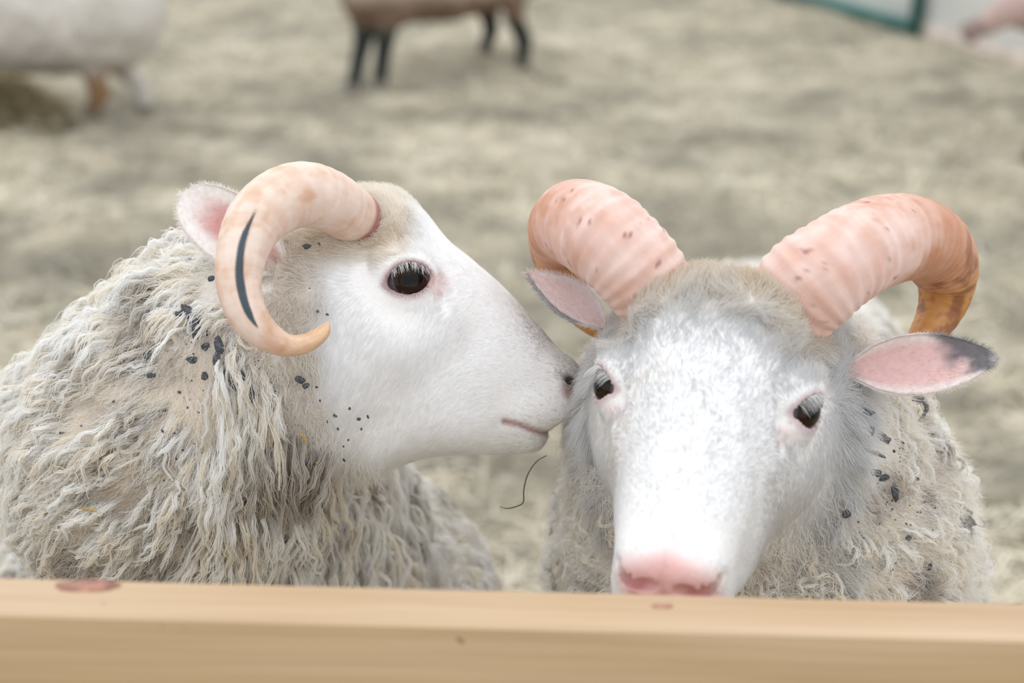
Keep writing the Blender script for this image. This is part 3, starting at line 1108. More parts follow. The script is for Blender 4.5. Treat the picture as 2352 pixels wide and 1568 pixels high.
def horn_right_col(dark):
    def fn(t, n, V):
        c = np.tile(np.array([0.77, 0.57, 0.515]), (len(t), 1))
        nz = fbm(V, 0.016, 8 + dark)
        c = mixc(c, (0.52, 0.23, 0.13), sstep(0.52, 0.70, nz) * sstep(0.10, 0.4, t) * 0.6)
        c = mixc(c, (0.50, 0.22, 0.10), sstep(0.24, 0.50, t + 0.16 * (nz - 0.5)) * 0.85)
        c = mixc(c, (0.58, 0.29, 0.07), sstep(0.58, 0.72, t) * 0.85)
        c = mixc(c, (0.24, 0.09, 0.04), sstep(0.50, 0.68, fbm(V, 0.011, 12)) * sstep(0.42, 0.6, t) * 0.8)
        sp = vnoise(V, 0.006, 20)
        c = mixc(c, (0.28, 0.10, 0.09), sstep(0.86, 0.93, sp) * sstep(0.6, 0.3, t) * 0.8)
        return c
    return fn


hr1 = [(1515, 690, 1.035, 95), (1470, 625, 1.03, 104), (1408, 560, 1.035, 106), (1350, 520, 1.055, 104), (1310, 515, 1.085, 94), (1290, 545, 1.115, 78),
       (1285, 590, 1.135, 62), (1296, 640, 1.145, 50), (1325, 700, 1.145, 38), (1370, 750, 1.14, 26), (1420, 775, 1.135, 12)]
hr2 = [(1800, 715, 1.035, 105), (1850, 660, 1.025, 118), (1920, 606, 1.025, 112), (2000, 562, 1.04, 106), (2080, 545, 1.065, 98), (2140, 566, 1.09, 88),
       (2170, 615, 1.11, 76), (2172, 668, 1.12, 62), (2155, 722, 1.12, 50), (2118, 780, 1.11, 36), (2070, 830, 1.10, 22), (2030, 855, 1.095, 9)]
add_horn(SR, hr1, horn_right_col(0), 0.040, 3, seg=64)
add_horn(SR, hr2, horn_right_col(1), 0.040, 4, seg=64)


def ear_right_col(u, v, inner):
    c = np.tile(np.array([0.86, 0.79, 0.76]), (len(u), 1))
    c = mixc(c, (0.76, 0.45, 0.43), inner * sstep(1.0, 0.5, np.abs(v)) * sstep(0.98, 0.7, u) * 0.85)
    nz = fbm(np.stack([u * 0.1, v * 0.03, u * 0], 1), 0.02, 3)
    g = sstep(0.66, 0.82, u + 0.20 * v + 0.6 * (nz - 0.5)) * sstep(1.02, 0.93, np.maximum(u, np.abs(v) * 0.93 + 0.0))
    c = mixc(c, (0.10, 0.10, 0.12), np.clip(g, 0, 1) * 0.9)
    return c


def ear_right2_col(u, v, inner):
    c = np.tile(np.array([0.82, 0.75, 0.74]), (len(u), 1))
    c = mixc(c, (0.80, 0.58, 0.57), sstep(0.9, 0.5, np.abs(v)) * 0.6)
    return mixc(c, (0.20, 0.20, 0.22), sstep(0.72, 0.98, np.abs(v)) * (v > 0) * sstep(0.15, 0.35, u) * 0.8)


add_ear(SR, P(1945, 850, 1.055), P(2292, 822, 1.03), norm(UC * 0.96 + 0.2 * RC), 0.0225, 0.7, ear_right_col, seed=7, tip_w=(.90, .66, .42, .24))
add_ear(SR, P(1385, 752, 1.075), P(1213, 628, 1.07), norm(-UC * 0.75 + 0.5 * RC + 0.25 * TC), 0.021, 0.5, ear_right2_col, seed=8, tip_w=(.84, .55, .33, .2))

# ------------------------------------------------------------------ fur and wool
GRAV = np.array([0, 0, -1.0])


def all_surface(S):
    Wh = S.Vh @ S.M.T + S.O
    return np.vstack([Wh, S.Vb]), np.vstack([S.Qh, S.Qb + len(Wh)])


def surf_at(S, px, py, rad=16, strict=False):
    if not hasattr(S, '_proj'):
        V, Q = all_surface(S)
        S._V = V
        S._proj = project(V)
        T = np.cross(V[Q[:, 1]] - V[Q[:, 0]], V[Q[:, 2]] - V[Q[:, 0]])
        N_ = np.zeros_like(V)
        for i in range(4):
            for k in range(3): N_[:, k] += np.bincount(Q[:, i], T[:, k], len(V))
        S._N = norm(N_)
    X, Y, D = S._proj
    for _ in range(6):
        m = np.nonzero((np.abs(X - px) < rad) & (np.abs(Y - py) < rad) & ((S._N * norm(CAM - S._V)).sum(1) > 0))[0]
        if len(m) or strict: break
        rad *= 1.6
    if not len(m): return None, None
    k = m[np.argmin(D[m])]
    d = D[k]
    return P(px, py, d), S._N[k]


def face_fur(S, n, colour, seed, keep=None, grow=1.0, curl_len=0.35):
    global EYE_Y, EYE_FWD
    EYE_Y, EYE_FWD = S.eye_y, S.eye_f
    """short coat of the face and head"""
    rg = np.random.default_rng(seed)
    cdir = norm((CAM - S.O) @ S.M)

    def wt(c, nn):
        fl = c[:, 0] - fleece_line(c[:, 2])
        w = np.where(fl > -0.03, 1.0, 0.0)
        vis = nn @ cdir
        w *= np.where(vis > -0.3, 1.0, 0.25)
        px = c[:, 0] * HS + HO[0]
        return w * np.interp(px, [650, 900, 1150, 1300], [0.9, 1.0, 1.25, 1.5])
    q, nn = sample_surface(S.Vh, S.Qh, n, rg, wt)
    px, py = q[:, 0] * HS + HO[0], HO[1] - q[:, 2] * HS
    bad = np.zeros(len(q), bool)
    for s in (-1, 1):
        l, w, u, v = lens_dist(q, s)
        bad |= (l < 0.0010) & (w > 0)
        bad |= np.linalg.norm(q - hx(1312, 888, s * 0.019), axis=1) < 0.0085
    t = seg_dist2(q[:, 0], q[:, 2], np.array([hx(*m)[[0, 2]] for m in MOUTH]))
    bad |= (t < 0.0016) & (px > 1165)
    if keep is not None: bad |= ~keep(q, px, py, rg)
    q, nn, px, py = q[~bad], nn[~bad], px[~bad], py[~bad]
    N_ = len(q)
    back = np.array([-0.9455, 0, 0.3256])
    dn = np.array([0.12, 0, -1.0])
    wdn = sstep(1180, 960, px) * sstep(600, 760, py) * 1.7
    flow = back + dn * wdn[:, None]
    # hair parts round the eye
    for s in (-1, 1):
        c, out, fr, up = eye_frame(s)
        d = q - c
        r = np.linalg.norm(d, axis=1)
        away = norm(d - (d @ out)[:, None] * out)
        flow = flow + away * (2.0 * sstep(0.034, 0.016, r))[:, None]
    curly = sstep(1010, 930, px) * sstep(640, 560, py)
    curly = np.maximum(curly, sstep(820, 740, px))
    flow = flow + (vnoise(q, 0.010, 3)[:, None] - 0.5) * np.array([0, 1.5, 0]) * 1.0 + 0.20 * rg.normal(size=(N_, 3))
    fl2 = np.stack([vnoise(q, 0.012, k + 11) - 0.5 for k in range(3)], 1)
    flow = norm(flow) + fl2 * (2.8 * curly)[:, None]
    g = norm(flow - nn * (flow * nn).sum(1, keepdims=True))
    ln = np.interp(px, [640, 760, 900, 1050, 1200, 1320], [0.013, 0.011, 0.0085, 0.0065, 0.0048, 0.0032])
    ln = ln * (1 + curl_len * curly) * np.where(py > 1010, 1.25, 1.0) * rg.uniform(0.65, 1.25, N_) * grow
    for s in (-1, 1):
        l, w, u, v = lens_dist(q, s)
        ln = np.where((l < 0.006) & (w > -0.01), ln * 0.5, ln)
    lift = 0.16 + 0.42 * curly + 0.10 * rg.random(N_)
    K = 6
    t = np.linspace(0, 1, K)
    b = np.cross(nn, g)
    ph = rg.random(N_) * 6.28
    amp = (0.0002 + 0.0011 * curly)
    PT = (q[:, None] - nn[:, None] * 0.0004 + g[:, None] * (ln[:, None] * t * np.cos(lift)[:, None])[..., None]
          + nn[:, None] * (ln[:, None] * (t * np.sin(lift)[:, None] - 0.10 * t * t))[..., None]
          + b[:, None] * (amp[:, None] * np.sin(t * 7 + ph[:, None]) * t)[..., None]
          + nn[:, None] * (amp[:, None] * np.cos(t * 7 + ph[:, None]) * t * curly[:, None])[..., None])
    W = PT @ S.M.T + S.O
    c = colour(q, px, py, curly, rg)
    rad = np.array([0.00013, 0.00014, 0.00013, 0.00011, 0.00008, 0.00003])
    return hair('face_fur', W, rad, np.clip(c, 0.02, 0.97), M_FUR, S.root)


def lashes(S, seed):
    global EYE_Y, EYE_FWD
    EYE_Y, EYE_FWD = S.eye_y, S.eye_f
    rg = np.random.default_rng(seed)
    PTs = []
    for s in (-1, 1):
        c, out, fr, up = eye_frame(s)
        n = 100
        u = rg.uniform(-0.012, 0.0155, n)
        hw, hh = 0.0178, 0.0122
        R = (hw * hw + hh * hh) / (2 * hh)
        v = np.sqrt(R * R - u * u) - (R - hh)
        w = np.sqrt(np.maximum(0.0205 ** 2 - u * u - v * v, 1e-5))
        root = c + (u - 0.0015)[:, None] * fr + (v + 0.0012)[:, None] * up + (w + 0.0005)[:, None] * out
        ln = rg.uniform(0.007, 0.0135, n)
        d0 = norm(out * 0.8 + up * 0.15 + fr * rg.normal(-0.25, 0.2, n)[:, None])
        t = np.linspace(0, 1, 6)
        PTs.append(root[:, None] + d0[:, None] * (ln[:, None] * t)[..., None] * 0.7 - up * (ln[:, None] * (0.75 * t ** 1.5))[..., None])
    PT = np.concatenate(PTs) @ S.M.T + S.O
    c = np.full((len(PT), 3), 0.86) * rg.uniform(0.9, 1.05, (len(PT), 1))
    hair('eyelashes', PT, [0.00012, 0.00012, 0.0001, 0.00009, 0.00007, 0.00003], np.clip(c, 0, 0.9), M_FUR, S.root)


def tone(p, rg, base_seed, dirt_amt):
    """wool colour: cream, washed by weather and soiled in patches of its own"""
    n = len(p)
    pal = np.array([[0.95, 0.92, 0.87], [0.97, 0.965, 0.95], [0.93, 0.88, 0.80], [0.96, 0.945, 0.92]])
    c = pal[rg.integers(0, 4, n)]
    d = sstep(0.56, 0.72, fbm(p, 0.045, base_seed)) * dirt_amt
    c = mixc(c, (0.42, 0.36, 0.30), np.clip(d * rg.uniform(0.5, 1.1, n), 0, 0.85))
    d2 = sstep(0.66, 0.78, fbm(p, 0.018, base_seed + 9)) * dirt_amt
    return mixc(c, (0.13, 0.13, 0.14), np.clip(d2 * rg.uniform(0.3, 1.0, n), 0, 0.8))


def fleece(S, n_fuzz, n_lock, m_strand, style, seed, dirt):
    rg = np.random.default_rng(seed)
    V, Q = all_surface(S)

    soft = [0.045]

    def mask(w):
        q = S.toh(w)
        fl = fleece_line(q[:, 2]) - q[:, 0]
        low = sstep(1090, 1130, HO[1] - q[:, 2] * HS)
        side = np.maximum(sstep(-soft[0], 0.012, fl + 0.02 * (fbm(w, 0.03, 8) - 0.5)), low)
        return side * (w[:, 2] > 0.30)

    def wt(c, nn):
        X, Y, D = project(c)
        inf = (X > -260) & (X < 2600) & (Y > 250) & (Y < 1480)
        vis = (nn * norm(CAM - c)).sum(1) > -0.35
        return mask(c) * np.where(inf & vis, 1.0, np.where(inf | vis, 0.16, 0.05))
    # --- under-wool
    p, nn = sample_surface(V, Q, n_fuzz, rg, wt)
    fl = style(p, nn, rg)
    g = fl['flow'] + 1.1 * np.stack([vnoise(p, 0.02, k + seed) - 0.5 for k in range(3)], 1) + 0.35 * rg.normal(size=p.shape)
    g = norm(g - nn * (g * nn).sum(1, keepdims=True))
    ln = rg.uniform(0.010, 0.026, len(p)) * fl['fz']
    K = 7
    t = np.linspace(0, 1, K)
    b = np.cross(nn, g)
    ph = rg.random(len(p)) * 6.28; fr = rg.uniform(7, 14, len(p))
    amp = rg.uniform(0.0006, 0.0016, len(p))
    lift = rg.uniform(0.25, 0.75, len(p))
    PT = (p[:, None] + g[:, None] * (ln[:, None] * t * np.cos(lift)[:, None])[..., None] + nn[:, None] * (ln[:, None] * t * np.sin(lift)[:, None])[..., None]
          + b[:, None] * (amp[:, None] * np.sin(fr[:, None] * t + ph[:, None]))[..., None] + nn[:, None] * (amp[:, None] * np.cos(fr[:, None] * t + ph[:, None]))[..., None])
    cu = tone(p, rg, seed, dirt)
    qf = S.toh(p); near = sstep(-0.035, 0.015, qf[:, 0] - fleece_line(qf[:, 2]))          # cleaner towards the face
    cu = mixc(cu, (0.95, 0.92, 0.88), near)
    hair('under_wool', PT, np.linspace(0.00017, 0.00006, K), np.clip(cu, 0.02, 0.97), M_WOOL, S.root)
    # --- matted locks, gathered in tufts that share a root, a lie and a tone
    PER = 7
    soft[0] = 0.004
    p, nn = sample_surface(V, Q, n_lock // PER, rg, wt)
    p = np.repeat(p, PER, 0); nn = np.repeat(nn, PER, 0)
    n = len(p)
    st = style(p, nn, rg)
    g = st['flow'] + st['swirl'][:, None] * np.stack([vnoise(p, 0.035, k + seed + 3) - 0.5 for k in range(3)], 1) + np.repeat(0.22 * rg.normal(size=(n // PER, 3)), PER, 0) + 0.16 * rg.normal(size=p.shape)
    g = norm(g - nn * (g * nn).sum(1, keepdims=True))
    tonep = p.copy()
    b = np.cross(nn, g)
    sp = st['spread'][:, None]
    p = p + b * sp * rg.normal(0, 1, (n, 1)) + g * sp * rg.normal(0, 0.8, (n, 1)) - nn * 0.002
    L = st['len'] * rg.uniform(0.55, 1.35, n) * np.repeat(rg.uniform(0.75, 1.25, n // PER), PER)
    R = st['rad'] * rg.uniform(0.5, 1.5, n)
    H = st['lift'] * rg.uniform(0.4, 1.5, n) * np.repeat(rg.uniform(0.6, 1.4, n // PER), PER)
    K = 14
    t = np.linspace(0, 1, K)
    ph = rg.random((n, 4)) * 6.28
    wl = rg.uniform(0.011, 0.034, (n, 2))
    am = st['wave'] * rg.uniform(0.2, 1.5, n)
    s = L[:, None] * t
    env = np.minimum(1, t * 2.2)
    w1 = np.sin(s / wl[:, :1] * 6.28 + ph[:, :1]) + 0.6 * np.sin(s / wl[:, 1:] * 9.1 + ph[:, 2:3])
    w2 = np.cos(s / wl[:, :1] * 5.1 + ph[:, 1:2]) + 0.6 * np.sin(s / wl[:, 1:] * 7.7 + ph[:, 3:4])
    drop = st['hang'][:, None] * (L[:, None] * t ** 2)
    ctr = (p[:, None] + g[:, None] * s[..., None] * 0.94
           + nn[:, None] * (H[:, None] * np.sin(np.pi * np.clip(t * 0.85 + 0.02, 0, 1)) ** 0.8)[..., None]
           + GRAV * drop[..., None]
           + b[:, None] * (am[:, None] * w1 * env)[..., None]
           + nn[:, None] * (0.6 * am[:, None] * w2 * env)[..., None])
    tip = np.maximum(0, t - 0.72) / 0.28
    ctr = ctr + b[:, None] * (rg.normal(0, 0.005, n)[:, None] * tip ** 2)[..., None] + nn[:, None] * (rg.normal(0.001, 0.003, n)[:, None] * tip ** 2)[..., None]
    T = norm(np.gradient(ctr, axis=1))
    B1 = norm(np.cross(T, nn[:, None]))
    B2 = np.cross(T, B1)
    m = m_strand
    a = rg.random((n, m)) * 6.28
    ro = np.sqrt(rg.random((n, m)))
    tw = rg.normal(0, 2.2, n)
    prof = np.interp(t, [0, .15, .5, .8, .93, 1], [1.0, .95, .85, .62, .42, .12])
    ang = a[:, :, None] + tw[:, None, None] * t + 0.5 * np.sin(s[:, None, :] / 0.009 * 6.28 / 3 + a[:, :, None])
    rr = R[:, None, None] * prof * ro[:, :, None]
    PT = ctr[:, None] + B1[:, None] * (rr * np.cos(ang))[..., None] + B2[:, None] * (rr * np.sin(ang))[..., None]
    fz = rg.normal(0, 0.00035, (n, m, K, 3)) * np.minimum(1, t * 4)[None, None, :, None]
    PT = PT + fz
    # a few stray fibres wander off
    stray = (rg.random((n, m)) < 0.25)[..., None, None] * rg.normal(0, 0.0042, (n, m, 1, 3)) * (t ** 1.5)[None, None, :, None]
    PT = (PT + stray).reshape(n * m, K, 3)
    c = np.repeat(tone(tonep, rg, seed + 1, dirt), m, 0) * rg.uniform(0.88, 1.08, (n * m, 1))
    rad = np.array([0.00025] * 10 + [0.00022, 0.00018, 0.00013, 0.00005])
    hair('fleece', PT, rad, np.clip(c, 0.02, 0.97), M_WOOL, S.root)


def style_left(p, nn, rg):
    X, Y, D = project(p)
    left = sstep(520, 250, X)
    collar = sstep(430, 520, X) * sstep(760, 860, Y) * sstep(960, 850, X)
    top = sstep(760, 640, Y)
    flow = GRAV * (0.9 + 0.3 * collar)[:, None] - RC * (0.12 + 1.1 * left + 0.7 * top)[:, None]
    return dict(flow=flow, swirl=1.7 - 1.0 * collar, len=0.032 + 0.016 * collar, rad=0.0019 + 0.0003 * collar, spread=0.0055 - 0.0015 * collar,
                lift=0.010 + 0.006 * collar, wave=0.0010 + 0.0003 * collar, hang=0.10 + 0.25 * collar, fz=np.full(len(p), 1.0))


def style_right(p, nn, rg):
    X, Y, D = project(p)
    sx = np.clip((X - 1700) / 350, -1, 1)
    flow = GRAV * 0.75 + RC * (sx * 0.9)[:, None]
    one = np.ones(len(p))
    return dict(flow=flow, swirl=2.6 * one, len=0.020 * one, rad=0.0017 * one, spread=0.005 * one, lift=0.009 * one, wave=0.0022 * one, hang=0.08 * one, fz=1.1 * one)


def fur_left(q, px, py, curly, rg):
    n = len(q)
    c = np.tile(np.array([0.96, 0.96, 0.965]), (n, 1))
    c = mixc(c, (0.84, 0.74, 0.59), np.clip(sstep(1000, 900, px) * sstep(660, 560, py) * (0.35 + 0.65 * fbm(q, 0.02, 2)), 0, 1) * 0.9)
    c = mixc(c, (0.83, 0.76, 0.66), sstep(800, 720, px) * 0.6)
    br = seg_dist2(q[:, 0], q[:, 2], np.array([hx(1190, 690)[[0, 2]], hx(1325, 860)[[0, 2]]]))
    c = mixc(c, (0.27, 0.26, 0.24), sstep(0.026, 0.003, br) * sstep(1150, 1270, px) * rg.uniform(0.35, 1.0, n))
    c = mixc(c, (0.66, 0.56, 0.50), sstep(1210, 1310, px) * 0.55 * rg.uniform(0.3, 1.0, n))
    c = mixc(c, (0.30, 0.27, 0.25), (rg.random(n) < 0.10) * sstep(1100, 1290, px) * 0.8)
    c = mixc(c, (0.70, 0.50, 0.48), blob(q, 1012, 655, 22) * 0.5)
    return c * rg.uniform(0.94, 1.05, (n, 1))


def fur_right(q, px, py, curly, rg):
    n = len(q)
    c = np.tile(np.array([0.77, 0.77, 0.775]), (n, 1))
    top = sstep(1010, 860, px) * sstep(640, 500, py)
    c = mixc(c, (0.74, 0.63, 0.48), np.clip(top * (0.25 + 1.0 * fbm(q, 0.014, 2)), 0, 1))
    c = mixc(c, (0.80, 0.72, 0.60), sstep(0.55, 0.7, fbm(q, 0.03, 6)) * 0.22)
    c = mixc(c, (0.85, 0.60, 0.58), nose_mask(q) * 0.9)
    return c * rg.uniform(0.94, 1.05, (n, 1))


def keep_right(q, px, py, rg):
    nose = nose_mask(q) > 0.45 + rg.normal(0, 0.22, len(px))
    return ~nose


face_fur(SL, int(120000 * HAIR), fur_left, 21)
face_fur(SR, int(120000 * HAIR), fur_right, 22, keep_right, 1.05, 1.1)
lashes(SL, 31)
lashes(SR, 32)
fleece(SL, int(150000 * HAIR), int(17500 * HAIR), 20, style_left, 41, 0.75)
fleece(SR, int(170000 * HAIR), int(14000 * HAIR), 12, style_right, 43, 1.25)


# ------------------------------------------------------------------ dirt caught in the wool
def lump(c, n, r, rg, axis=None, fine=False):
    nu, nv = (22, 14) if fine else (12, 8)
    n = norm(n)
    a = norm(np.cross(n, axis if axis is not None else rg.normal(size=3)))
    b = np.cross(n, a)
    V = []
    for i in range(nv + 1):
        th = math.pi * i / nv
        for j in range(nu):
            ph = 2 * math.pi * j / nu
            V.append((math.sin(th) * math.cos(ph), math.sin(th) * math.sin(ph), math.cos(th)))
    V = np.array(V)
    k = 0.72 + 0.6 * vnoise(V + rg.random(3) * 50, 0.6, 1)
    if fine: k = 0.45 + 0.75 * vnoise(V + rg.random(3) * 50, 0.75, 2) + 0.45 * vnoise(V + rg.random(3) * 50, 0.28, 3)
    V = V * k[:, None] * np.array(r)
    W = c + V[:, :1] * a + V[:, 1:2] * b + V[:, 2:] * n
    Q = np.array([(i * nu + j, (i + 1) * nu + j, (i + 1) * nu + (j + 1) % nu, i * nu + (j + 1) % nu) for i in range(nv) for j in range(nu)])
    return W, Q


def mud(S, spots, seed, out=0.0115):
    rg = np.random.default_rng(seed)
    for px, py, rx, ry, tilt in spots:
        c, n = surf_at(S, px, py)
        n = norm(n + 1.2 * norm(CAM - c))
        ax = norm(RC * math.cos(tilt) + UC * math.sin(tilt))
        k = 1.1 / F
        c = c + norm(CAM - c) * out
        V, Q = lump(c, n, (rx * k * 0.85, ry * k * 0.85, min(rx, ry) * k * 0.40), rg, axis=np.cross(n, ax) * -1.0, fine=True)
        build('mud_clump', V, Q, M_MUD, S.root)


mud(SL, [(432, 716, 22, 12, -0.9), (412, 722, 16, 8, -0.3), (446, 742, 13, 12, 0.2), (456, 760, 17, 20, 0.2), (472, 795, 11, 9, 0.3), (503, 790, 10, 22, 0.25), (498, 822, 9, 18, -0.2),
         (441, 826, 12, 10, 0.0), (541, 862, 26, 20, -0.2), (548, 884, 18, 12, 0.1), (576, 900, 8, 24, 0.1), (470, 864, 9, 9, 0), (690, 872, 13, 8, -0.5), (703, 886, 9, 6, 0.3), (342, 814, 15, 9, 0.1), (346, 862, 12, 7, 0.2),
         (486, 640, 9, 7, 0.3), (705, 566, 9, 7, 0.2)], 5)
mud(SR, [(1990, 945, 20, 9, -0.3), (1994, 985, 18, 12, -0.5), (2030, 1004, 22, 10, -0.6), (2012, 1085, 16, 8, -0.2), (2030, 1098, 14, 8, 0.4), (2056, 1130, 9, 22, 0.1), (2010, 1040, 24, 6, -0.4), (1944, 1180, 10, 10, 0),
         (2136, 1302, 6, 9, 0.0), (2086, 1235, 7, 6, 0), (2104, 1098, 9, 4, -0.4), (1262, 1318, 8, 12, 0.3), (1286, 1290, 12, 8, 0.6)], 6)


def specks(S, n, seed, cx, cy, sx, sy, fixed=(), out=0.006):
    rg = np.random.default_rng(seed)
    pts = [(rg.normal(cx, sx), rg.normal(cy, sy), rg.uniform(1.2, 3.0)) for _ in range(n)] + list(fixed)
    Vs, Qs, k = [], [], 0
    for px, py, r in pts:
        if py > 1335 or px < 5 or px > 2300: continue
        c, nn = surf_at(S, px, py, strict=True)
        if c is None or abs(project(c)[2] - 1.1) > 0.3: continue
        h_ = S.toh(c)
        if S is SR and h_[0] > fleece_line(h_[2]) - 0.01 and -h_[2] * HS + HO[1] < 1100: continue
        if (nn @ norm(CAM - c)) < 0.1: continue
        c = c + norm(CAM - c) * rg.uniform(out * 0.4, out * 2.2)
        s = 1.1 / F * r
        V, Q = lump(c, norm(nn + norm(CAM - c)), (s * rg.uniform(0.8, 1.8), s, s * 0.6), rg)
        Vs.append(V); Qs.append(Q + k); k += len(V)
    o = build('dirt_specks', np.vstack(Vs), np.vstack(Qs), M_MUD, S.root)
    o['kind'] = 'stuff'


specks(SL, 110, 7, 420, 980, 230, 180, [(770, 955, 3.1), (803, 938, 3.1), (845, 957, 2.5), (800, 1010, 2.8), (824, 962, 3.7), (776, 985, 2.5), (789, 1025, 2.5), (830, 985, 2.5), (790, 1056, 2.8), (735, 920, 2.5), (702, 566, 3.7), (733, 560, 2.5), (711, 662, 1.9), (730, 715, 3.1), (752, 722, 2.5), (508, 786, 3.1)])
specks(SR, 120, 8, 2060, 1180, 90, 130)

# ------------------------------------------------------------------ small loose things near the two sheep
def strand(name, pts, r, mat, label, cat, group=None):
    pth = catmull(np.array(pts), 6)
    rr = r * np.interp(np.linspace(0, 1, len(pth)), [0, .3, .8, 1], [0.6, 1.0, 0.8, 0.3])
    V, Fc = tube(pth, rr, 6)
    return tag(build(name, V, Fc, mat, origin=pth[0]), label, cat, group)


strand('grass_wisp', [P(1255, 1046, 1.085), P(1232, 1060, 1.08), P(1212, 1090, 1.078), P(1203, 1125, 1.078), P(1202, 1152, 1.08), P(1188, 1162, 1.085), P(1165, 1167, 1.09), P(1147, 1163, 1.095)],
       0.00055, M_LEAF, 'thin dry curled grass stalk hanging from the wool between the two sheep', 'grass')
M_STRAWBIT = plain_mat('straw_bit', (0.52, 0.33, 0.10), 0.6)
for S, a, b, lab in ((SL, (688, 997), (706, 1022), 'short orange straw bit caught in the wool below the striped horn'),
                     (SL, (726, 1062), (742, 1088), 'thin yellow straw bit caught in the wool at the throat'),
                     (SL, (176, 1173), (222, 1174), 'thin brown straw bit lying across the shoulder wool'),
                     (SL, (560, 1162), (592, 1178), 'bent yellow straw bit deep in the chest wool')):
    pa, na = surf_at(S, *a); pb, nb = surf_at(S, *b)
    pa = pa + norm(CAM - pa) * 0.016; pb = pb + norm(CAM - pb) * 0.016
    strand('straw_bit', [pa, (pa + pb) / 2 + UC * 0.002, pb], 0.0011, M_STRAWBIT, lab, 'straw')


# ------------------------------------------------------------------ sheep further back in the pen
def far_sheep(label, head_at, h, front, rear_, sh, col_body, col_belly, col_leg, col_face, seed, feet, head_low=0.0, leg2=None, scale=1.0):
    """front / rear_: ground points under shoulders and hips; feet: 4 ground points (front pair, rear pair)"""
    front, rear_ = np.asarray(front, float), np.asarray(rear_, float)
    h = norm(np.array([*(front - rear_)[:2], 0]))
    side = np.array([-h[1], h[0], 0])
    z0 = float(gz(front[0], front[1])); z1 = float(gz(rear_[0], rear_[1]))
    A = np.array([front[0], front[1], z0 + sh]); B = np.array([rear_[0], rear_[1], z1 + sh + 0.01])
    hd_ = np.asarray(head_at, float)
    nose = hd_ + np.array([*(h[:2] * 0.20), -0.10 - head_low])
    lo = np.minimum.reduce([A, B, hd_, nose]) - 0.34; hi = np.maximum.reduce([A, B, hd_, nose]) + 0.34
    lo[2] = min(z0, z1) - 0.03
    r = 0.215 * scale
    ax, G = grid(lo, hi, 0.016)
    f = cone(G, A, B, r * 0.93, r)
    f = smin(f, cone(G, (A + B) / 2 - [0, 0, 0.02], B, r, r * 0.98), 0.05)
    f = smin(f, cone(G, A + h * 0.08 + [0, 0, 0.03], hd_ - h * 0.04, 0.15 * scale, 0.085), 0.06)
    f = smin(f, cone(G, hd_, hd_ * 0.5 + nose * 0.5, 0.078, 0.062), 0.03)
    f = smin(f, cone(G, hd_ * 0.5 + nose * 0.5, nose, 0.060, 0.044), 0.02)
    for i, ft in enumerate(feet):
        ft = np.array([ft[0], ft[1], float(gz(ft[0], ft[1])) + 0.03])
        s = 1 if i % 2 else -1
        top = (A if i < 2 else B) + side * s * 0.09 - np.array([0, 0, 0.10])
        if i < 2:
            mid = (top * 0.45 + ft * 0.55)
            f = smin(f, cone(G, top, mid, 0.08, 0.044), 0.03)
            f = smin(f, cone(G, mid, ft, 0.044, 0.036), 0.01)
        else:
            kn = top * 0.55 + ft * 0.45 + h * 0.018; hk = top * 0.25 + ft * 0.75 - h * 0.028
            f = smin(f, cone(G, top, kn, 0.09, 0.05), 0.03)
            f = smin(f, cone(G, kn, hk, 0.054, 0.042), 0.015)
            f = smin(f, cone(G, hk, ft, 0.042, 0.036), 0.01)
    wool = sstep(0.26, 0.34, G[..., 2] - min(z0, z1))
    f = f + (0.075 * (fbm(G * np.array([1, 1, 0.55], np.float32), 0.085, seed) - 0.5)) * wool
    V, Q = surface_nets(f, lo, 0.016)
    root = empty('sheep', (*(A + B)[:2] / 2, (z0 + z1) / 2), label, 'sheep')
    c = np.tile(np.array(col_body), (len(V), 1)) * (0.8 + 0.4 * fbm(V, 0.12, seed))[:, None]
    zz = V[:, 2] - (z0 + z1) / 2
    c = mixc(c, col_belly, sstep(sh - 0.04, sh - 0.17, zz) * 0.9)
    lg = 1.0 if leg2 is None else sstep(0.22, 0.14, np.hypot(V[:, 0] - leg2[0], V[:, 1] - leg2[1]))
    c = mixc(c, col_leg, lg * sstep(sh - 0.20, sh - 0.29, zz) * (np.linalg.norm(V - hd_, axis=1) > 0.2))
    dh = np.minimum(np.linalg.norm(V - hd_, axis=1), np.linalg.norm(V - nose, axis=1))
    mid = (hd_ + nose) / 2
    dh = np.minimum(dh, np.linalg.norm(V - mid, axis=1))
    c = mixc(c, col_face, sstep(0.13, 0.09, dh))
    c = mixc(c, np.array(col_face) * 0.45, sstep(0.075, 0.05, np.linalg.norm(V - nose, axis=1)) * 0.8)
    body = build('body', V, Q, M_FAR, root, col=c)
    for s in (-1, 1):
        b0 = hd_ + side * s * 0.065 - h * 0.03 + [0, 0, 0.03]
        tp = b0 + side * s * 0.10 - h * 0.03 + [0, 0, -0.01]
        pth = np.linspace(b0, tp, 8)
        rr = 0.026 * np.sin(np.linspace(0.5, math.pi - 0.12, 8))
        V, Fc = tube(pth, rr, 8)
        V = V - h * ((V - b0) @ h)[:, None] * 0.6
        build('ear', V, Fc, plain_mat('far_ear', col_face, 0.8), root)
        ec = hd_ * 0.75 + nose * 0.25 + side * s * 0.062 + np.array([0, 0, 0.02])
        V, Q2 = lump(ec, side * s, (0.014, 0.014, 0.010), np.random.default_rng(1))
        build('eye', V, Q2, plain_mat('far_eye', (0.01, 0.008, 0.006), 0.1), root)
    for ft in feet:
        z = float(gz(ft[0], ft[1]))
        V, Fc = tube([(ft[0], ft[1], z - 0.01), (ft[0], ft[1], z + 0.03), (ft[0], ft[1], z + 0.06)], [0.042, 0.038, 0.030], 10)
        build('hoof', V, Fc, M_HOOF, root)
    return root


def gp2(px, py, z=0.0):
    return ground_pt(px, py, z)[:2]


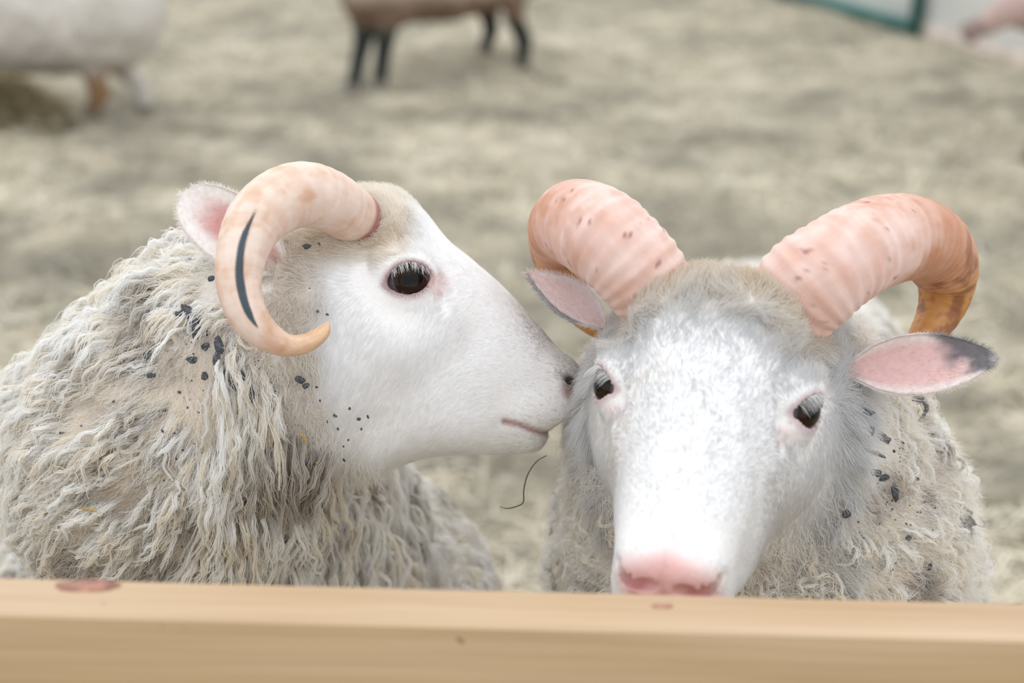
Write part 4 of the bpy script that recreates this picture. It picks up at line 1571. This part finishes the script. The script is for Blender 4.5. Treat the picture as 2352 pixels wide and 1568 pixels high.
# black-legged sheep with a brown-bellied coat: front feet nearer, hind feet on the low mound behind
ft = [gp2(810, 212), gp2(872, 208), gp2(1185, 150), gp2(1096, 132)]
ft[3] = np.array([0.02, 7.78]); ft[2] = np.array([-0.19, 7.98])
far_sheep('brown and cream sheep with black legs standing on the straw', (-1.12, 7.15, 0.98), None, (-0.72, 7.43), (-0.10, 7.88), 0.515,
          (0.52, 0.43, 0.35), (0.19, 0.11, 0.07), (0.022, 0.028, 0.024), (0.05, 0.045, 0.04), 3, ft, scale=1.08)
# pale woolly sheep at the edge, brown hind leg
ft2 = [gp2(-420, 300), gp2(-380, 255), gp2(335, 262), gp2(212, 280)]
far_sheep('pale grey woolly sheep with a brown hind leg beside the straw mound', (-2.9, 6.9, 0.95), None, (*gp2(-330, 270),), (*gp2(250, 268),), 0.46,
          (0.66, 0.61, 0.55), (0.66, 0.61, 0.55), (0.30, 0.17, 0.085), (0.6, 0.5, 0.45), 4, ft2, scale=1.25, leg2=gp2(212, 280))
# sheep by the white wall, brown muzzle
ft3 = [gp2(2400, 330), gp2(2368, 368), gp2(2800, 330), gp2(2790, 370)]
hp = P(2345, 12, 5.75)
far_sheep('pinkish sheep with a brown muzzle by the white wall', hp, None, (*gp2(2440, 345),), (*gp2(2820, 345),), 0.58,
          (0.62, 0.55, 0.50), (0.62, 0.55, 0.50), (0.34, 0.28, 0.24), (0.50, 0.35, 0.31), 6, ft3, head_low=0.0)


# dark heap of old hay beside the pale sheep
def hay_heap():
    rg = np.random.default_rng(77)
    c = ground_pt(15, 312)
    root = empty('hay_heap', (c[0], c[1], 0), 'dark brownish heap of old hay on the straw under the pale sheep', 'hay')
    nu, nv = 30, 10
    V = []
    for i in range(nv + 1):
        r = i / nv
        for j in range(nu):
            a = 2 * math.pi * j / nu
            x, y = c[0] + 0.30 * r * math.cos(a), c[1] + 0.20 * r * math.sin(a)
            V.append((x, y, 0.0))
    V = np.array(V)
    rr = np.repeat(np.linspace(0, 1, nv + 1), nu)
    V[:, 2] = gz(V[:, 0], V[:, 1]) - 0.02 + 0.13 * (1 - rr ** 2) + 0.05 * (vnoise(V, 0.08, 2) - 0.5) * (1 - rr)
    Q = np.array([(i * nu + j, (i + 1) * nu + j, (i + 1) * nu + (j + 1) % nu, i * nu + (j + 1) % nu) for i in range(nv) for j in range(nu)])
    build('mound', V, Q, plain_mat('old_hay', (0.20, 0.16, 0.085), 0.95, 0.5, 25, 0.8), root)
    n = 1500
    a = rg.random(n) * 6.28; r = np.sqrt(rg.random(n))
    x, y = c[0] + 0.31 * r * np.cos(a), c[1] + 0.21 * r * np.sin(a)
    z = gz(x, y) + 0.13 * (1 - r ** 2) + rg.uniform(-0.01, 0.03, n)
    p = np.stack([x, y, z], 1)
    d = norm(np.stack([rg.normal(size=n), rg.normal(size=n), rg.normal(0, 0.35, n)], 1)) * rg.uniform(0.03, 0.08, (n, 1))
    sd = norm(np.cross(d, [0, 0, 1.0])) * 0.0022
    V = np.stack([p - d - sd, p - d + sd, p + d + sd, p + d - sd], 1).reshape(-1, 3)
    Q = np.arange(n * 4).reshape(n, 4)
    col = np.repeat(np.array([0.24, 0.19, 0.10]) * rg.uniform(0.6, 1.5, (n, 1)), 4, 0)
    o = build('stalks', V, Q, attr_mat('old_hay_stalk', 0.8), root, col=col, smooth=False)
    o['kind'] = 'stuff'


hay_heap()
